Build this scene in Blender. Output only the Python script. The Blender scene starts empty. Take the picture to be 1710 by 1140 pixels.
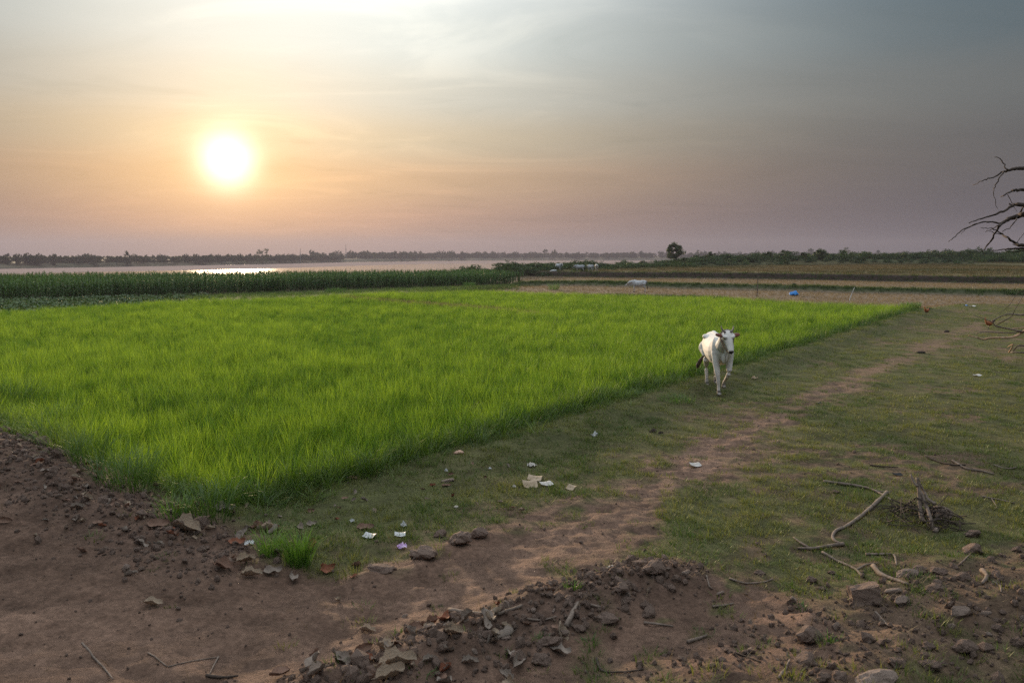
import bpy, bmesh, math, random
import numpy as np
from mathutils import Vector, Matrix

random.seed(7)
RNG = np.random.default_rng(11)
SC = bpy.context.scene
COL = SC.collection
R = math.radians

# ------------------------------------------------------------------ camera
CAM_Z, LENS, PITCH = 2.7, 28.0, 6.22
cd = bpy.data.cameras.new('camera'); cam = bpy.data.objects.new('camera', cd); COL.objects.link(cam)
cam.location = (0, 0, CAM_Z); cam.rotation_euler = (R(90 - PITCH), 0, 0)
cd.lens = LENS; cd.sensor_width = 36.0; cd.clip_start = 0.05; cd.clip_end = 20000
cd.dof.use_dof = True; cd.dof.focus_distance = 14.5; cd.dof.aperture_fstop = 3.2
SC.camera = cam

# ------------------------------------------------------------------ sky, sun, exposure
_u, _v, _p = (380 - 855) / (LENS / 36 * 1710), (570 - 268) / (LENS / 36 * 1710), R(PITCH)
_s = Vector((_u, math.cos(_p) + _v * math.sin(_p), _v * math.cos(_p) - math.sin(_p))).normalized()
SUN_EL, SUN_AZ = math.asin(_s.z), math.atan2(_s.x, _s.y)            # azimuth from +Y towards +X
SUN = Vector((math.sin(SUN_AZ) * math.cos(SUN_EL), math.cos(SUN_AZ) * math.cos(SUN_EL), math.sin(SUN_EL)))
VEIL = Vector((math.sin(R(-13)) * math.cos(R(17)), math.cos(R(-13)) * math.cos(R(17)), math.sin(R(17))))

W = bpy.data.worlds.new('World'); SC.world = W; W.use_nodes = True
nt = W.node_tree; nt.nodes.clear()
def N(t, **kw):
    n = nt.nodes.new(t)
    for k, v in kw.items(): setattr(n, k, v)
    return n
def L(a, b): nt.links.new(a, b)
def wmath(op, a, b=None, clamp=False):
    n = N('ShaderNodeMath', operation=op, use_clamp=clamp)
    for i, v in enumerate((a, b)):
        if v is None: continue
        if isinstance(v, (int, float)): n.inputs[i].default_value = v
        else: L(v, n.inputs[i])
    return n.outputs[0]
def wramp(fac, stops, interp='EASE'):
    n = N('ShaderNodeValToRGB'); n.color_ramp.interpolation = interp
    e = n.color_ramp.elements
    while len(e) < len(stops): e.new(0.5)
    for i, (p, c) in enumerate(stops): e[i].position = p; e[i].color = (*c, 1)
    L(fac, n.inputs[0]); return n.outputs[0]
def wmix(fac, a, b, mode='MIX'):
    n = N('ShaderNodeMix', data_type='RGBA', blend_type=mode)
    if isinstance(fac, (int, float)): n.inputs[0].default_value = fac
    else: L(fac, n.inputs[0])
    for i, v in ((6, a), (7, b)):
        if isinstance(v, tuple): n.inputs[i].default_value = (*v, 1)
        else: L(v, n.inputs[i])
    return n.outputs[2]
tc = N('ShaderNodeTexCoord'); nrm = N('ShaderNodeVectorMath', operation='NORMALIZE'); L(tc.outputs['Generated'], nrm.inputs[0])
D = nrm.outputs[0]
sep = N('ShaderNodeSeparateXYZ'); L(D, sep.inputs[0])
el = wmath('MULTIPLY', wmath('ARCSINE', sep.outputs[2]), 180 / math.pi)
el40 = wmath('DIVIDE', wmath('MAXIMUM', el, 0.0), 60.0, True)
def wdot(v):
    n = N('ShaderNodeVectorMath', operation='DOT_PRODUCT'); L(D, n.inputs[0]); n.inputs[1].default_value = v; return n.outputs['Value']
gam = wmath('MULTIPLY', wmath('ARCCOSINE', wmath('MINIMUM', wdot(SUN), 0.999999)), 180 / math.pi)
veil = wmath('MULTIPLY', wmath('ARCCOSINE', wmath('MINIMUM', wdot(VEIL), 0.999999)), 180 / math.pi)
def gauss(x, s): return wmath('EXPONENT', wmath('MULTIPLY', wmath('POWER', wmath('DIVIDE', x, s), 2.0), -1.0))
near = wramp(el40, [(0, (.345, .225, .185)), (.035, (.425, .255, .180)), (.085, (.51, .34, .205)), (.13, (.50, .425, .305)),
                    (.18, (.50, .495, .435)), (.24, (.56, .59, .56)), (.30, (.65, .68, .66)), (.45, (.84, .87, .87)), (1, (.80, .84, .88))])
far = wramp(el40, [(0, (.056, .056, .074)), (.05, (.052, .053, .066)), (.11, (.058, .060, .066)), (.17, (.075, .083, .086)),
                   (.23, (.052, .075, .089)), (.30, (.028, .062, .090)), (.42, (.12, .19, .24)), (.65, (.52, .60, .67)), (1, (.82, .88, .94))])
lobe = gauss(veil, 23.0)
# thin cirrus: planar projection so that the streaks lie flat overhead
dz = wmath('ADD', sep.outputs[2], 0.10)
cb = N('ShaderNodeCombineXYZ'); L(wmath('DIVIDE', sep.outputs[0], dz), cb.inputs[0]); L(wmath('DIVIDE', sep.outputs[1], dz), cb.inputs[1])
mp = N('ShaderNodeMapping'); L(cb.outputs[0], mp.inputs[0]); mp.inputs['Rotation'].default_value = (0, 0, R(24)); mp.inputs['Scale'].default_value = (.75, 1.25, 1)
nz = N('ShaderNodeTexNoise'); L(mp.outputs[0], nz.inputs['Vector'])
nz.inputs['Scale'].default_value = 1.15; nz.inputs['Detail'].default_value = 7; nz.inputs['Roughness'].default_value = .58; nz.inputs['Distortion'].default_value = 1.1
cloud = wramp(nz.outputs[0], [(.28, (.76, .80, .80)), (.47, (.95, .965, .965)), (.66, (1.14, 1.12, 1.09))])
sky = wmix(lobe, far, near)
sky = wmix(wmath('ADD', wmath('MULTIPLY', lobe, .75), .22, True), sky, cloud, 'MULTIPLY')
def scaled(fac, c):
    n = N('ShaderNodeVectorMath', operation='SCALE'); n.inputs[0].default_value = c; L(fac, n.inputs['Scale']); return n.outputs[0]
def add(a, b):
    n = N('ShaderNodeVectorMath', operation='ADD'); L(a, n.inputs[0]); L(b, n.inputs[1]); return n.outputs[0]
sky = add(sky, scaled(gauss(gam, 1.55), (.95, .9, .78)))
sky = add(sky, scaled(wmath('EXPONENT', wmath('DIVIDE', gam, -2.6)), (.30, .225, .11)))
sky = add(sky, scaled(gauss(gam, 9.0), (.095, .044, .002)))
nish = N('ShaderNodeTexSky', sky_type='NISHITA'); nish.sun_disc = False
nish.sun_elevation = SUN_EL; nish.sun_rotation = SUN_AZ; nish.dust_density = 3.0; nish.air_density = 1.2; nish.altitude = 30
nb = N('ShaderNodeVectorMath', operation='SCALE'); L(nish.outputs[0], nb.inputs[0]); nb.inputs['Scale'].default_value = 0.12
sky = wmix(0.03, sky, nb.outputs[0])
BG_STRENGTH = 0.1                                   # node strength; the colours above are scaled to it
up = N('ShaderNodeVectorMath', operation='SCALE'); L(sky, up.inputs[0]); up.inputs['Scale'].default_value = 1.0 / BG_STRENGTH
bg = N('ShaderNodeBackground'); L(up.outputs[0], bg.inputs[0]); bg.inputs[1].default_value = BG_STRENGTH
wo = N('ShaderNodeOutputWorld'); L(bg.outputs[0], wo.inputs[0])

sl = bpy.data.lights.new('sun', 'SUN'); so = bpy.data.objects.new('sun', sl); COL.objects.link(so)
sl.energy = 4.4; sl.angle = R(4.0); sl.color = (1.0, .74, .48)
so.rotation_euler = SUN.to_track_quat('Z', 'Y').to_euler(); so.location = (-20, 40, 30)

vs = SC.view_settings
vs.view_transform = 'Standard'; vs.look = 'None'; vs.exposure = 0.70; vs.gamma = 1.0; vs.use_curve_mapping = False
cy = SC.cycles
cy.max_bounces = 6; cy.diffuse_bounces = 3; cy.glossy_bounces = 2; cy.transmission_bounces = 3; cy.volume_bounces = 1; cy.transparent_max_bounces = 6
cy.caustics_reflective = False; cy.caustics_refractive = False
cy.use_denoising = False; cy.use_adaptive_sampling = False; cy.sample_clamp_indirect = 2.0; cy.sample_clamp_direct = 8.0

# ------------------------------------------------------------------ helpers: tags, noise, pixels
def tag(o, label=None, cat=None, group=None, kind=None):
    if label: o['label'] = label
    if cat: o['category'] = cat
    if group: o['group'] = group
    if kind: o['kind'] = kind
    return o
def mesh_obj(name, verts, faces, mat=None, parent=None, smooth=False, link=True, loc=None):
    me = bpy.data.meshes.new(name); me.from_pydata([tuple(v) for v in verts], [], [tuple(f) for f in faces]); me.update()
    if mat: me.materials.append(mat)
    if smooth: me.shade_smooth()
    o = bpy.data.objects.new(name, me)
    if link: COL.objects.link(o)
    if parent: o.parent = parent
    if loc is not None: o.location = loc
    return o
def empty(name, loc=(0, 0, 0), rz=0):
    o = bpy.data.objects.new(name, None); COL.objects.link(o); o.location = loc; o.rotation_euler = (0, 0, rz); o.empty_display_size = .2; return o
def ss(a, b, x):
    t = np.clip((np.asarray(x, float) - a) / (b - a), 0, 1); return t * t * (3 - 2 * t)
_T = np.random.default_rng(5).random((256, 256))
def vnoise(x, y):
    x = np.asarray(x, float); y = np.asarray(y, float)
    xi = np.floor(x).astype(int); yi = np.floor(y).astype(int); fx = x - xi; fy = y - yi
    fx = fx * fx * fx * (fx * (fx * 6 - 15) + 10); fy = fy * fy * fy * (fy * (fy * 6 - 15) + 10)
    a = _T[xi % 256, yi % 256]; b = _T[(xi + 1) % 256, yi % 256]; c = _T[xi % 256, (yi + 1) % 256]; d = _T[(xi + 1) % 256, (yi + 1) % 256]
    return (a * (1 - fx) + b * fx) * (1 - fy) + (c * (1 - fx) + d * fx) * fy
def fbm(x, y, o=4, seed=0.0):
    s = 0; a = .5; t = 0
    for i in range(o):
        s = s + a * vnoise(x + 17.3 * i + seed, y + 9.1 * i - seed * 1.7); t += a; a *= .5
        x = np.asarray(x) * 2.03; y = np.asarray(y) * 2.03
    return s / t
def seg_dist(X, Y, pts):
    best = np.full(np.shape(X), 1e9); par = np.zeros(np.shape(X)); n = len(pts) - 1
    for i in range(n):
        ax, ay = pts[i]; bx, by = pts[i + 1]; dx, dy = bx - ax, by - ay
        t = np.clip(((X - ax) * dx + (Y - ay) * dy) / (dx * dx + dy * dy), 0, 1)
        d = np.hypot(X - ax - t * dx, Y - ay - t * dy); m = d < best
        best = np.where(m, d, best); par = np.where(m, (i + t) / n, par)
    return best, par
def inside(X, Y, poly):
    X = np.asarray(X, float); Y = np.asarray(Y, float); r = np.zeros(X.shape, bool); n = len(poly)
    for i in range(n):
        x0, y0 = poly[i]; x1, y1 = poly[(i + 1) % n]
        if y0 == y1: continue
        c = ((y0 > Y) != (y1 > Y)) & (X < (x1 - x0) * (Y - y0) / (y1 - y0) + x0); r ^= c
    return r
def sdist(X, Y, poly):                              # negative inside
    d, _ = seg_dist(np.asarray(X, float), np.asarray(Y, float), list(poly) + [poly[0]]); return np.where(inside(X, Y, poly), -d, d)
F = LENS / 36 * 1710
_cp, _sp = math.cos(R(PITCH)), math.sin(R(PITCH))
def ray(px, py):
    u = (px - 855) / F; v = (570 - py) / F
    return Vector((u, _cp + v * _sp, v * _cp - _sp))
def at_z(px, py, z=0.0):
    r = ray(px, py); t = (z - CAM_Z) / r.z; return (r.x * t, r.y * t)
def at_d(px, py, y):
    r = ray(px, py); t = y / r.y; return Vector((r.x * t, y, CAM_Z + r.z * t))

# ------------------------------------------------------------------ the lie of the land (metres)
RICE = [(-3.0, 8.2), (3.5, 17.0), (19.9, 39.6), (18.0, 40.5), (12.2, 47.5), (1.8, 53.5), (-2.4, 58), (-10.9, 50), (-17.7, 43.5), (-24, 35),
        (-40, 24), (-40, 20), (-14, 14.4), (-8.2, 12.2), (-5.2, 9.4)]
RICE_EDGE = [(-3.0, 8.2), (3.5, 17.0), (19.9, 39.6)]
CORN = [(-75, 21), (-36, 57), (1.5, 92), (-4, 104), (-42, 88), (-95, 45)]
VEG = [(-75, 19), (-40, 25), (-24, 36), (-17.7, 44.5), (-10.9, 51), (-4, 58), (-10, 77), (-36, 55.5)]
SHORE = [(-900, -700), (-260, -120), (-130, 25), (-75, 78), (-22, 122), (30, 172), (62, 224), (140, 280), (420, 420), (1200, 800), (3900, 2200)]
LAND = SHORE + [(3900, -3900), (-900, -3900)]
STEP = [(-2, 118), (20, 108), (35, 101), (52, 89), (90, 62), (200, -10)]           # foot of the dark terrace step
BUND = [(1, 84), (8, 82), (15, 76), (25, 70), (38, 61), (75, 40), (160, -10)]        # grassy dike between the stubble fields
PASTURE_EDGE = [(19.9, 39.6), (25, 44.5), (33, 44), (60, 33), (120, 0)]
BANK = [(44, 196), (62, 212), (100, 226), (150, 230), (300, 225), (700, 150)]         # scrubby river bank on the right
TRACK = [at_z(*p, .1) for p in ((-700, 1090), (0, 1080), (330, 1060), (620, 1010), (800, 950), (960, 880), (1090, 810), (1250, 712), (1400, 640), (1545, 575), (1640, 535))]
TRACK_W = [(0, 1.5), (.3, .95), (.42, .60), (.6, .36), (.8, .24), (1, .16)]
RIDGE = [(-16, 14.2), (-9.4, 11.9), (-6.9, 10.0), (-5.0, 8.25), (-3.7, 7.35), (-2.7, 6.75)]
HEAP = [at_z(*p, .1) for p in ((560, 1150), (700, 1090), (850, 1040), (980, 990), (1100, 948))]
HEAP2 = [at_z(*p, .1) for p in ((1180, 1190), (1350, 1105), (1480, 1060), (1640, 1000), (1800, 960))]
LIP = [at_z(*p, .08) for p in ((600, 960), (690, 930), (760, 900), (815, 885))]         # broken soil lip between turf and track

def height(X, Y, fine=True):
    X = np.asarray(X, float); Y = np.asarray(Y, float)
    z = (fbm(X * .12, Y * .12, 3) - .5) * .16 * ss(4, 40, np.abs(Y))
    z = z + 1.15 * (1 - ss(-1.0, 5.4, Y)) * (1 - ss(30, 80, np.abs(X)))
    rd = sdist(X, Y, RICE); z = z - .16 * (1 - ss(-.5, .25, rd))
    d, _ = seg_dist(X, Y, RICE_EDGE); z = z + (.10 * np.exp(-((rd - .75) / .45) ** 2) * (.5 + fbm(X * .8, Y * .8, 2, 3))) * (d < 3) * ss(9.5, 11.5, Y)
    d, t = seg_dist(X, Y, RIDGE); z = z + np.exp(-(d / 1.0) ** 2) * (.54 - .42 * t)
    side = ss(-2.0, -7.5, X) if False else ss(2.0, 7.5, -X); z = z + .28 * side * (1 - ss(8.0, 11.5, Y)) * (rd > 0)
    d, _ = seg_dist(X, Y, HEAP); z = z + .17 * np.exp(-(d / .38) ** 2) * (.6 + .8 * fbm(X * 2.2, Y * 2.2, 2, 8))
    d, _ = seg_dist(X, Y, HEAP2); z = z + .14 * np.exp(-(d / .7) ** 2) * (.4 + 1.2 * fbm(X * 1.6, Y * 1.6, 2, 4))
    d, _ = seg_dist(X, Y, LIP); z = z + .06 * np.exp(-(d / .2) ** 2)
    # terraces beyond the rice
    beyond = sdist(X, Y, PASTURE_EDGE + [(120, 400), (-300, 400), (-300, 40), (-24, 35), (-17.7, 43.5), (-10.9, 50), (-2.4, 58), (1.8, 53.5), (12.2, 47.5)])
    z = z - .42 * (1 - ss(-3, 1.0, beyond))
    st = sdist(X, Y, STEP + [(3000, -10), (3000, 3000), (-2, 3000)]); z = z + (.62 * (1 - ss(-.7, .3, st)) + .10 * np.exp(-((st + 1.0) / .8) ** 2) if fine else .62 * (1 - ss(-11, -5, st)) - .03 * (np.abs(st) < 6))
    if fine: d, _ = seg_dist(X, Y, BUND); z = z + .36 * np.exp(-(d / .9) ** 2)
    cn = sdist(X, Y, CORN); z = z - .30 * (1 - ss(-2, 14, cn))
    d, _ = seg_dist(X, Y, BANK); z = z + 1.5 * np.exp(-(d / 9) ** 2)
    # river bed
    ld = sdist(X, Y, LAND); z = z * (1 - ss(-5, 20, ld)) - 8.5 * ss(0, 30, ld)
    # small relief
    dirt = dirt_mask(X, Y)
    nearf = 1 - ss(18, 45, np.hypot(X, Y))
    z = z + nearf * (fbm(X * 1.7, Y * 1.7, 3, 2) - .5) * .05
    z = z + nearf * dirt * ((fbm(X * 4.2, Y * 6.5, 3, 6) - .5) * .055 - .018 * ss(.60, .78, fbm(X * 3.1, Y * 4.3, 2, 66)) + (fbm(X * 13, Y * 15, 2, 1) - .5) * .022)
    r = rubble_mask(X, Y); z = z + nearf * r * ((fbm(X * 7, Y * 7, 3, 31) - .45) * .10)
    return z
def rubble_mask(X, Y):
    d1, t1 = seg_dist(X, Y, HEAP); d2, _ = seg_dist(X, Y, HEAP2); d3, t3 = seg_dist(X, Y, RIDGE)
    r = np.maximum(np.exp(-(d1 / .42) ** 4), .55 * np.exp(-(d2 / .75) ** 4)); return np.maximum(r, .8 * np.exp(-(d3 / .62) ** 4))
def dirt_mask(X, Y):
    """1 = bare soil, 0 = turf"""
    X = np.asarray(X, float); Y = np.asarray(Y, float)
    d, t = seg_dist(X, Y, TRACK)
    w = np.interp(t, [p[0] for p in TRACK_W], [p[1] for p in TRACK_W])
    n = fbm(X * 1.1, Y * 1.1, 4, 12); n2 = fbm(X * 4.5, Y * 4.5, 3, 40)
    soft = .35 + .9 * t
    m = 1 - ss(-.5, .75, (d - w) / (w * soft + .15) + (n - .5) * 1.9 * (.3 + t) + (n2 - .5) * 2.2)
    m = m * (1 - .28 * ss(.62, 1, t))
    # the near left: bare earth right up to the ridge
    d3, t3 = seg_dist(X, Y, RIDGE)
    below = sdist(X, Y, RIDGE + [at_z(600, 962, .08), at_z(700, 930, .08), at_z(820, 890, .08), at_z(1000, 1000, .1), at_z(950, 1200, .1), (0, 1), (-16, 0)])
    m = np.maximum(m, 1 - ss(-.15, .25, below + (n2 - .5) * .3))
    m = np.maximum(m, np.clip(rubble_mask(X, Y) * 1.4, 0, 1) * ss(.30, .55, n2 + .25 * rubble_mask(X, Y)))
    # thin worn patches in the turf, worse towards the right
    wear = ss(.52, .72, fbm(X * .55, Y * .75, 4, 77) + .07 * ss(1, 6, X)); m = np.maximum(m, .75 * wear * ss(.36, .58, n2) * ss(.7, 2.4, sdist(X, Y, RICE)))
    near_r = 1 - ss(.55, 1.5, np.hypot((X - 1.45) * 1.1, (Y - 5.35) * .8)); m = np.maximum(m, np.clip(near_r * 1.3 * ss(.25, .5, n2 + .12 * near_r), 0, 1))
    return np.clip(m, 0, 1)
def gz(x, y): return float(height(np.array([x]), np.array([y]))[0])
def on_ground(px, py):
    z = 0.0
    for _ in range(5):
        x, y = at_z(px, py, z); z = .35 * z + .65 * gz(x, y)
    x, y = at_z(px, py, z); return Vector((x, y, gz(x, y)))

# ------------------------------------------------------------------ materials
def new_mat(name):
    m = bpy.data.materials.new(name); m.use_nodes = True; m.node_tree.nodes.clear(); return m, m.node_tree
class G:                                               # tiny node-graph helper
    def __init__(s, name): s.m, s.t = new_mat(name)
    def n(s, t, **kw):
        x = s.t.nodes.new(t)
        for k, v in kw.items(): setattr(x, k, v)
        return x
    def put(s, sock, v):
        if isinstance(v, bpy.types.NodeSocket): s.t.links.new(v, sock)
        elif isinstance(v, (tuple, list)) and len(v) == 3 and sock.type == 'RGBA': sock.default_value = (*v, 1)
        else: sock.default_value = v
    def noise(s, scale, detail=4, rough=.55, vec=None, dist=0.0):
        x = s.n('ShaderNodeTexNoise'); x.inputs['Scale'].default_value = scale; x.inputs['Detail'].default_value = detail
        x.inputs['Roughness'].default_value = rough; x.inputs['Distortion'].default_value = dist
        if vec is None: vec = s.n('ShaderNodeTexCoord').outputs['Object']
        s.put(x.inputs['Vector'], vec); return x.outputs[0]
    def ramp(s, f, stops):
        x = s.n('ShaderNodeValToRGB'); e = x.color_ramp.elements
        while len(e) < len(stops): e.new(.5)
        for i, (p, c) in enumerate(stops): e[i].position = p; e[i].color = (*(c if isinstance(c, tuple) else (c, c, c)), 1)
        s.put(x.inputs[0], f); return x.outputs[0]
    def mix(s, f, a, b, mode='MIX'):
        x = s.n('ShaderNodeMix', data_type='RGBA', blend_type=mode); s.put(x.inputs[0], f); s.put(x.inputs[6], a); s.put(x.inputs[7], b); return x.outputs[2]
    def bump(s, h, strength=.5, dist=.02):
        x = s.n('ShaderNodeBump'); x.inputs['Strength'].default_value = strength; x.inputs['Distance'].default_value = dist; s.put(x.inputs['Height'], h); return x.outputs[0]
    def attr(s, name, kind='GEOMETRY'):
        x = s.n('ShaderNodeAttribute', attribute_type=kind, attribute_name=name); return x
    def principled(s, color, rough=.8, normal=None, spec=.3, **kw):
        x = s.n('ShaderNodeBsdfPrincipled'); s.put(x.inputs['Base Color'], color); s.put(x.inputs['Roughness'], rough)
        x.inputs['Specular IOR Level'].default_value = spec
        if normal is not None: s.put(x.inputs['Normal'], normal)
        for k, v in kw.items(): s.put(x.inputs[k], v)
        return x.outputs[0]
    def out(s, sh):
        o = s.n('ShaderNodeOutputMaterial'); s.t.links.new(sh, o.inputs[0]); return s.m

def leaf_mat(name, c_dark, c_light, trans=.45, inst=True, gloss=.04, tcol=1.25, rough=.45):
    g = G(name)
    f = g.attr('tint', 'INSTANCER').outputs['Fac'] if inst else g.noise(1.3, 3)
    geo = g.n('ShaderNodeNewGeometry'); rnd = geo.outputs['Random Per Island']
    f2 = g.n('ShaderNodeMath', operation='MULTIPLY_ADD'); g.put(f2.inputs[0], rnd); f2.inputs[1].default_value = .45; g.put(f2.inputs[2], f)
    f3 = g.n('ShaderNodeMath', operation='SUBTRACT', use_clamp=True); g.put(f3.inputs[0], f2.outputs[0]); f3.inputs[1].default_value = .22
    c = g.ramp(f3.outputs[0], [(0, c_dark), (1, c_light)])
    d = g.n('ShaderNodeBsdfDiffuse'); g.put(d.inputs[0], c)
    t = g.n('ShaderNodeBsdfTranslucent'); tc_ = g.mix(1.0, c, (tcol, tcol, tcol * .55), 'MULTIPLY'); g.put(t.inputs[0], tc_)
    m1 = g.n('ShaderNodeMixShader'); m1.inputs[0].default_value = trans; g.t.links.new(d.outputs[0], m1.inputs[1]); g.t.links.new(t.outputs[0], m1.inputs[2])
    gl = g.n('ShaderNodeBsdfGlossy'); gl.inputs['Roughness'].default_value = rough; gl.inputs[0].default_value = (.9, .95, .8, 1)
    m2 = g.n('ShaderNodeMixShader'); m2.inputs[0].default_value = gloss; g.t.links.new(m1.outputs[0], m2.inputs[1]); g.t.links.new(gl.outputs[0], m2.inputs[2])
    return g.out(m2.outputs[0])

def simple_mat(name, c1, c2, scale=8, rough=.85, bump=.4, bdist=.01, spec=.25, detail=5):
    g = G(name); n = g.noise(scale, detail); c = g.ramp(n, [(.3, c1), (.7, c2)])
    return g.out(g.principled(c, rough, g.bump(g.noise(scale * 2.2, detail), bump, bdist), spec))

# ground: the colour of what covers each spot comes from the mesh attribute 'cover'; noise adds grain and relief
g = G('ground_soil'); cv = g.attr('cover').outputs['Color']
pos = g.n('ShaderNodeNewGeometry').outputs['Position']
a = g.ramp(g.noise(2.6, 5, .6, pos), [(.25, .62), (.75, 1.32)]); b = g.ramp(g.noise(19, 5, .65, pos), [(.3, .62), (.7, 1.32)])
c = g.mix(1.0, g.mix(1.0, cv, a, 'MULTIPLY'), b, 'MULTIPLY')
sp = g.ramp(g.noise(85, 2, .6, pos), [(.62, 0.0), (.70, 1.0)]); c = g.mix(sp, c, g.mix(1.0, c, (1.5, 1.45, 1.4), 'MULTIPLY'))
hgt = g.n('ShaderNodeMath', operation='ADD'); g.put(hgt.inputs[0], g.noise(14, 6, .65, pos)); g.put(hgt.inputs[1], g.noise(55, 4, .6, pos))
M_GROUND = g.out(g.principled(c, .95, g.bump(hgt.outputs[0], .8, .035), .12))

g = G('river_water'); pos = g.n('ShaderNodeNewGeometry').outputs['Position']
wv_ = g.n('ShaderNodeTexNoise'); g.put(wv_.inputs['Vector'], pos); wv_.inputs['Scale'].default_value = 1.4; wv_.inputs['Detail'].default_value = 3
def vmath(op, a, b):
    x = g.n('ShaderNodeVectorMath', operation=op)
    for k, q in enumerate((a, b)):
        if isinstance(q, tuple): x.inputs[k].default_value = q
        else: g.t.links.new(q, x.inputs[k])
    return x.outputs[0]
rip = vmath('MULTIPLY', vmath('SUBTRACT', wv_.outputs['Color'], (.5, .5, .5)), (.20, .27, 0)); rip = g.n('ShaderNodeVectorMath', operation='NORMALIZE'), rip
g.t.links.new(vmath('ADD', rip[1], (0, 0, 1)), rip[0].inputs[0])                  # ripple slopes of a few degrees
M_WATER = g.out(g.principled((.05, .05, .045), .12, rip[0].outputs[0], .5, IOR=2.0))
M_SAND = simple_mat('wet_river_sand', (.30, .22, .19), (.36, .27, .235), .03, 1.0, .15, .05, .0)
M_FARBANK = simple_mat('far_bank_soil', (.07, .075, .045), (.16, .13, .09), .02, .95, .2, .1, .1)

M_RICE = leaf_mat('rice_leaf', (.030, .088, .007), (.205, .305, .034), .54, True, .03, 1.6)
M_TURF = leaf_mat('turf_blade', (.046, .098, .015), (.180, .185, .062), .35, True, .03, 1.2)
M_DARKGRASS = leaf_mat('coarse_grass_blade', (.030, .060, .014), (.085, .125, .030), .35, True, .04, 1.2)
M_FRINGE = leaf_mat('fringe_blade', (.036, .080, .012), (.115, .175, .030), .42, True, .04, 1.3)
M_CORN = leaf_mat('maize_leaf', (.020, .056, .010), (.055, .120, .020), .35, True, .05, 1.2)
M_VEG = leaf_mat('vegetable_leaf', (.020, .050, .012), (.050, .095, .022), .30, True, .06, 1.1)
M_STRAW = leaf_mat('stubble_straw', (.14, .098, .060), (.30, .225, .145), .25, True, .02, 1.0)
M_PASTURE = leaf_mat('pasture_blade', (.050, .056, .018), (.135, .098, .055), .25, True, .02, 1.0)
M_SCRUB = leaf_mat('scrub_leaf', (.014, .036, .010), (.045, .080, .020), .30, True, .04, 1.1)
M_WOOD = leaf_mat('far_wood_leaf', (.018, .030, .014), (.042, .058, .024), .25, True, .02, 1.0)
M_TREE = leaf_mat('tree_leaf', (.018, .036, .012), (.055, .080, .022), .30, False, .04, 1.1)
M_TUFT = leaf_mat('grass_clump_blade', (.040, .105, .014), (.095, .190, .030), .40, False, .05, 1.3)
M_TUFTDARK = leaf_mat('dark_clump_blade', (.020, .055, .010), (.060, .120, .022), .35, False, .05, 1.2)  # darker variant of the clump blade
M_BARK = simple_mat('dry_bark', (.10, .075, .060), (.24, .185, .15), 14, .9, .8, .01)
M_DEADWOOD = simple_mat('bleached_stick', (.10, .075, .060), (.24, .185, .15), 22, .85, .7, .006)
M_PEELED = simple_mat('peeled_branch', (.30, .16, .085), (.48, .32, .22), 12, .75, .5, .006)
M_DARKTWIG = simple_mat('dark_twig', (.035, .026, .022), (.085, .062, .05), 30, .9, .6, .004)
M_CLOD = simple_mat('earth_clod', (.150, .100, .078), (.29, .21, .17), 11, .95, .9, .02, .1, 8)
M_STONE = simple_mat('dusty_stone', (.19, .138, .112), (.33, .25, .205), 9, .9, .8, .015, .15, 8)
M_PALESTONE = simple_mat('pale_stone', (.55, .47, .40), (.74, .67, .60), 9, .85, .5, .008)
M_PINKSTONE = simple_mat('pink_stone', (.52, .31, .22), (.66, .43, .33), 10, .85, .5, .008)
M_PAPER = simple_mat('dirty_paper', (.40, .36, .32), (.62, .58, .54), 14, .85, .3, .004)
M_PLASTIC = simple_mat('crumpled_plastic', (.42, .42, .42), (.66, .66, .66), 12, .55, .5, .006, .3)
M_CARD = simple_mat('weathered_cardboard', (.30, .22, .15), (.46, .36, .26), 12, .9, .4, .004)
M_PURPLE = simple_mat('purple_wrapper', (.45, .24, .55), (.75, .62, .80), 20, .4, .3, .004, .5)
M_DUNG = simple_mat('dry_dung', (.030, .022, .018), (.070, .050, .040), 18, .95, .9, .015)
M_BLUE = simple_mat('blue_tarpaulin', (.010, .16, .50), (.03, .27, .68), 6, .4, .5, .03, .4)
M_BLACK = simple_mat('black_rubber', (.012, .011, .011), (.030, .028, .027), 12, .7, .4, .006)
M_POLE = simple_mat('pale_pole', (.48, .46, .44), (.66, .64, .60), 8, .7, .2, .004)
M_MAST = simple_mat('mast_steel', (.20, .20, .21), (.30, .30, .31), 3, .5, .1, .004)
M_HORN = simple_mat('grey_horn', (.10, .085, .08), (.22, .19, .175), 18, .55, .4, .004, .4)
M_EYE = simple_mat('dark_eye', (.006, .005, .005), (.012, .010, .010), 5, .15, .0, .001, .6)
M_ROPE = simple_mat('old_rope', (.12, .085, .065), (.26, .20, .16), 60, .9, .8, .006)
def dry_leaf_mat(name, c1, c2):
    g = G(name); tcn = g.n('ShaderNodeTexCoord').outputs['Generated']
    wv = g.n('ShaderNodeTexWave', wave_type='BANDS', bands_direction='Y'); g.put(wv.inputs['Vector'], tcn); wv.inputs['Scale'].default_value = 5; wv.inputs['Distortion'].default_value = 3
    c = g.mix(g.noise(9, 5), c1, c2); c = g.mix(.09, c, g.mix(1.0, c, wv.outputs[0], 'MULTIPLY'))
    return g.out(g.principled(c, .8, g.bump(wv.outputs[0], .2, .006), .2))
M_LEAFS = [dry_leaf_mat('dry_leaf_tan', (.28, .20, .14), (.46, .37, .28)), dry_leaf_mat('dry_leaf_brown', (.15, .085, .06), (.30, .19, .14)),
           dry_leaf_mat('dry_leaf_grey', (.20, .155, .125), (.34, .28, .235)), dry_leaf_mat('dry_leaf_rust', (.17, .055, .03), (.28, .12, .07))]
g = G('cattle_hide'); cc = g.attr('hide').outputs['Color']; n_ = g.ramp(g.noise(7, 5), [(.3, .86), (.7, 1.06)])
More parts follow.
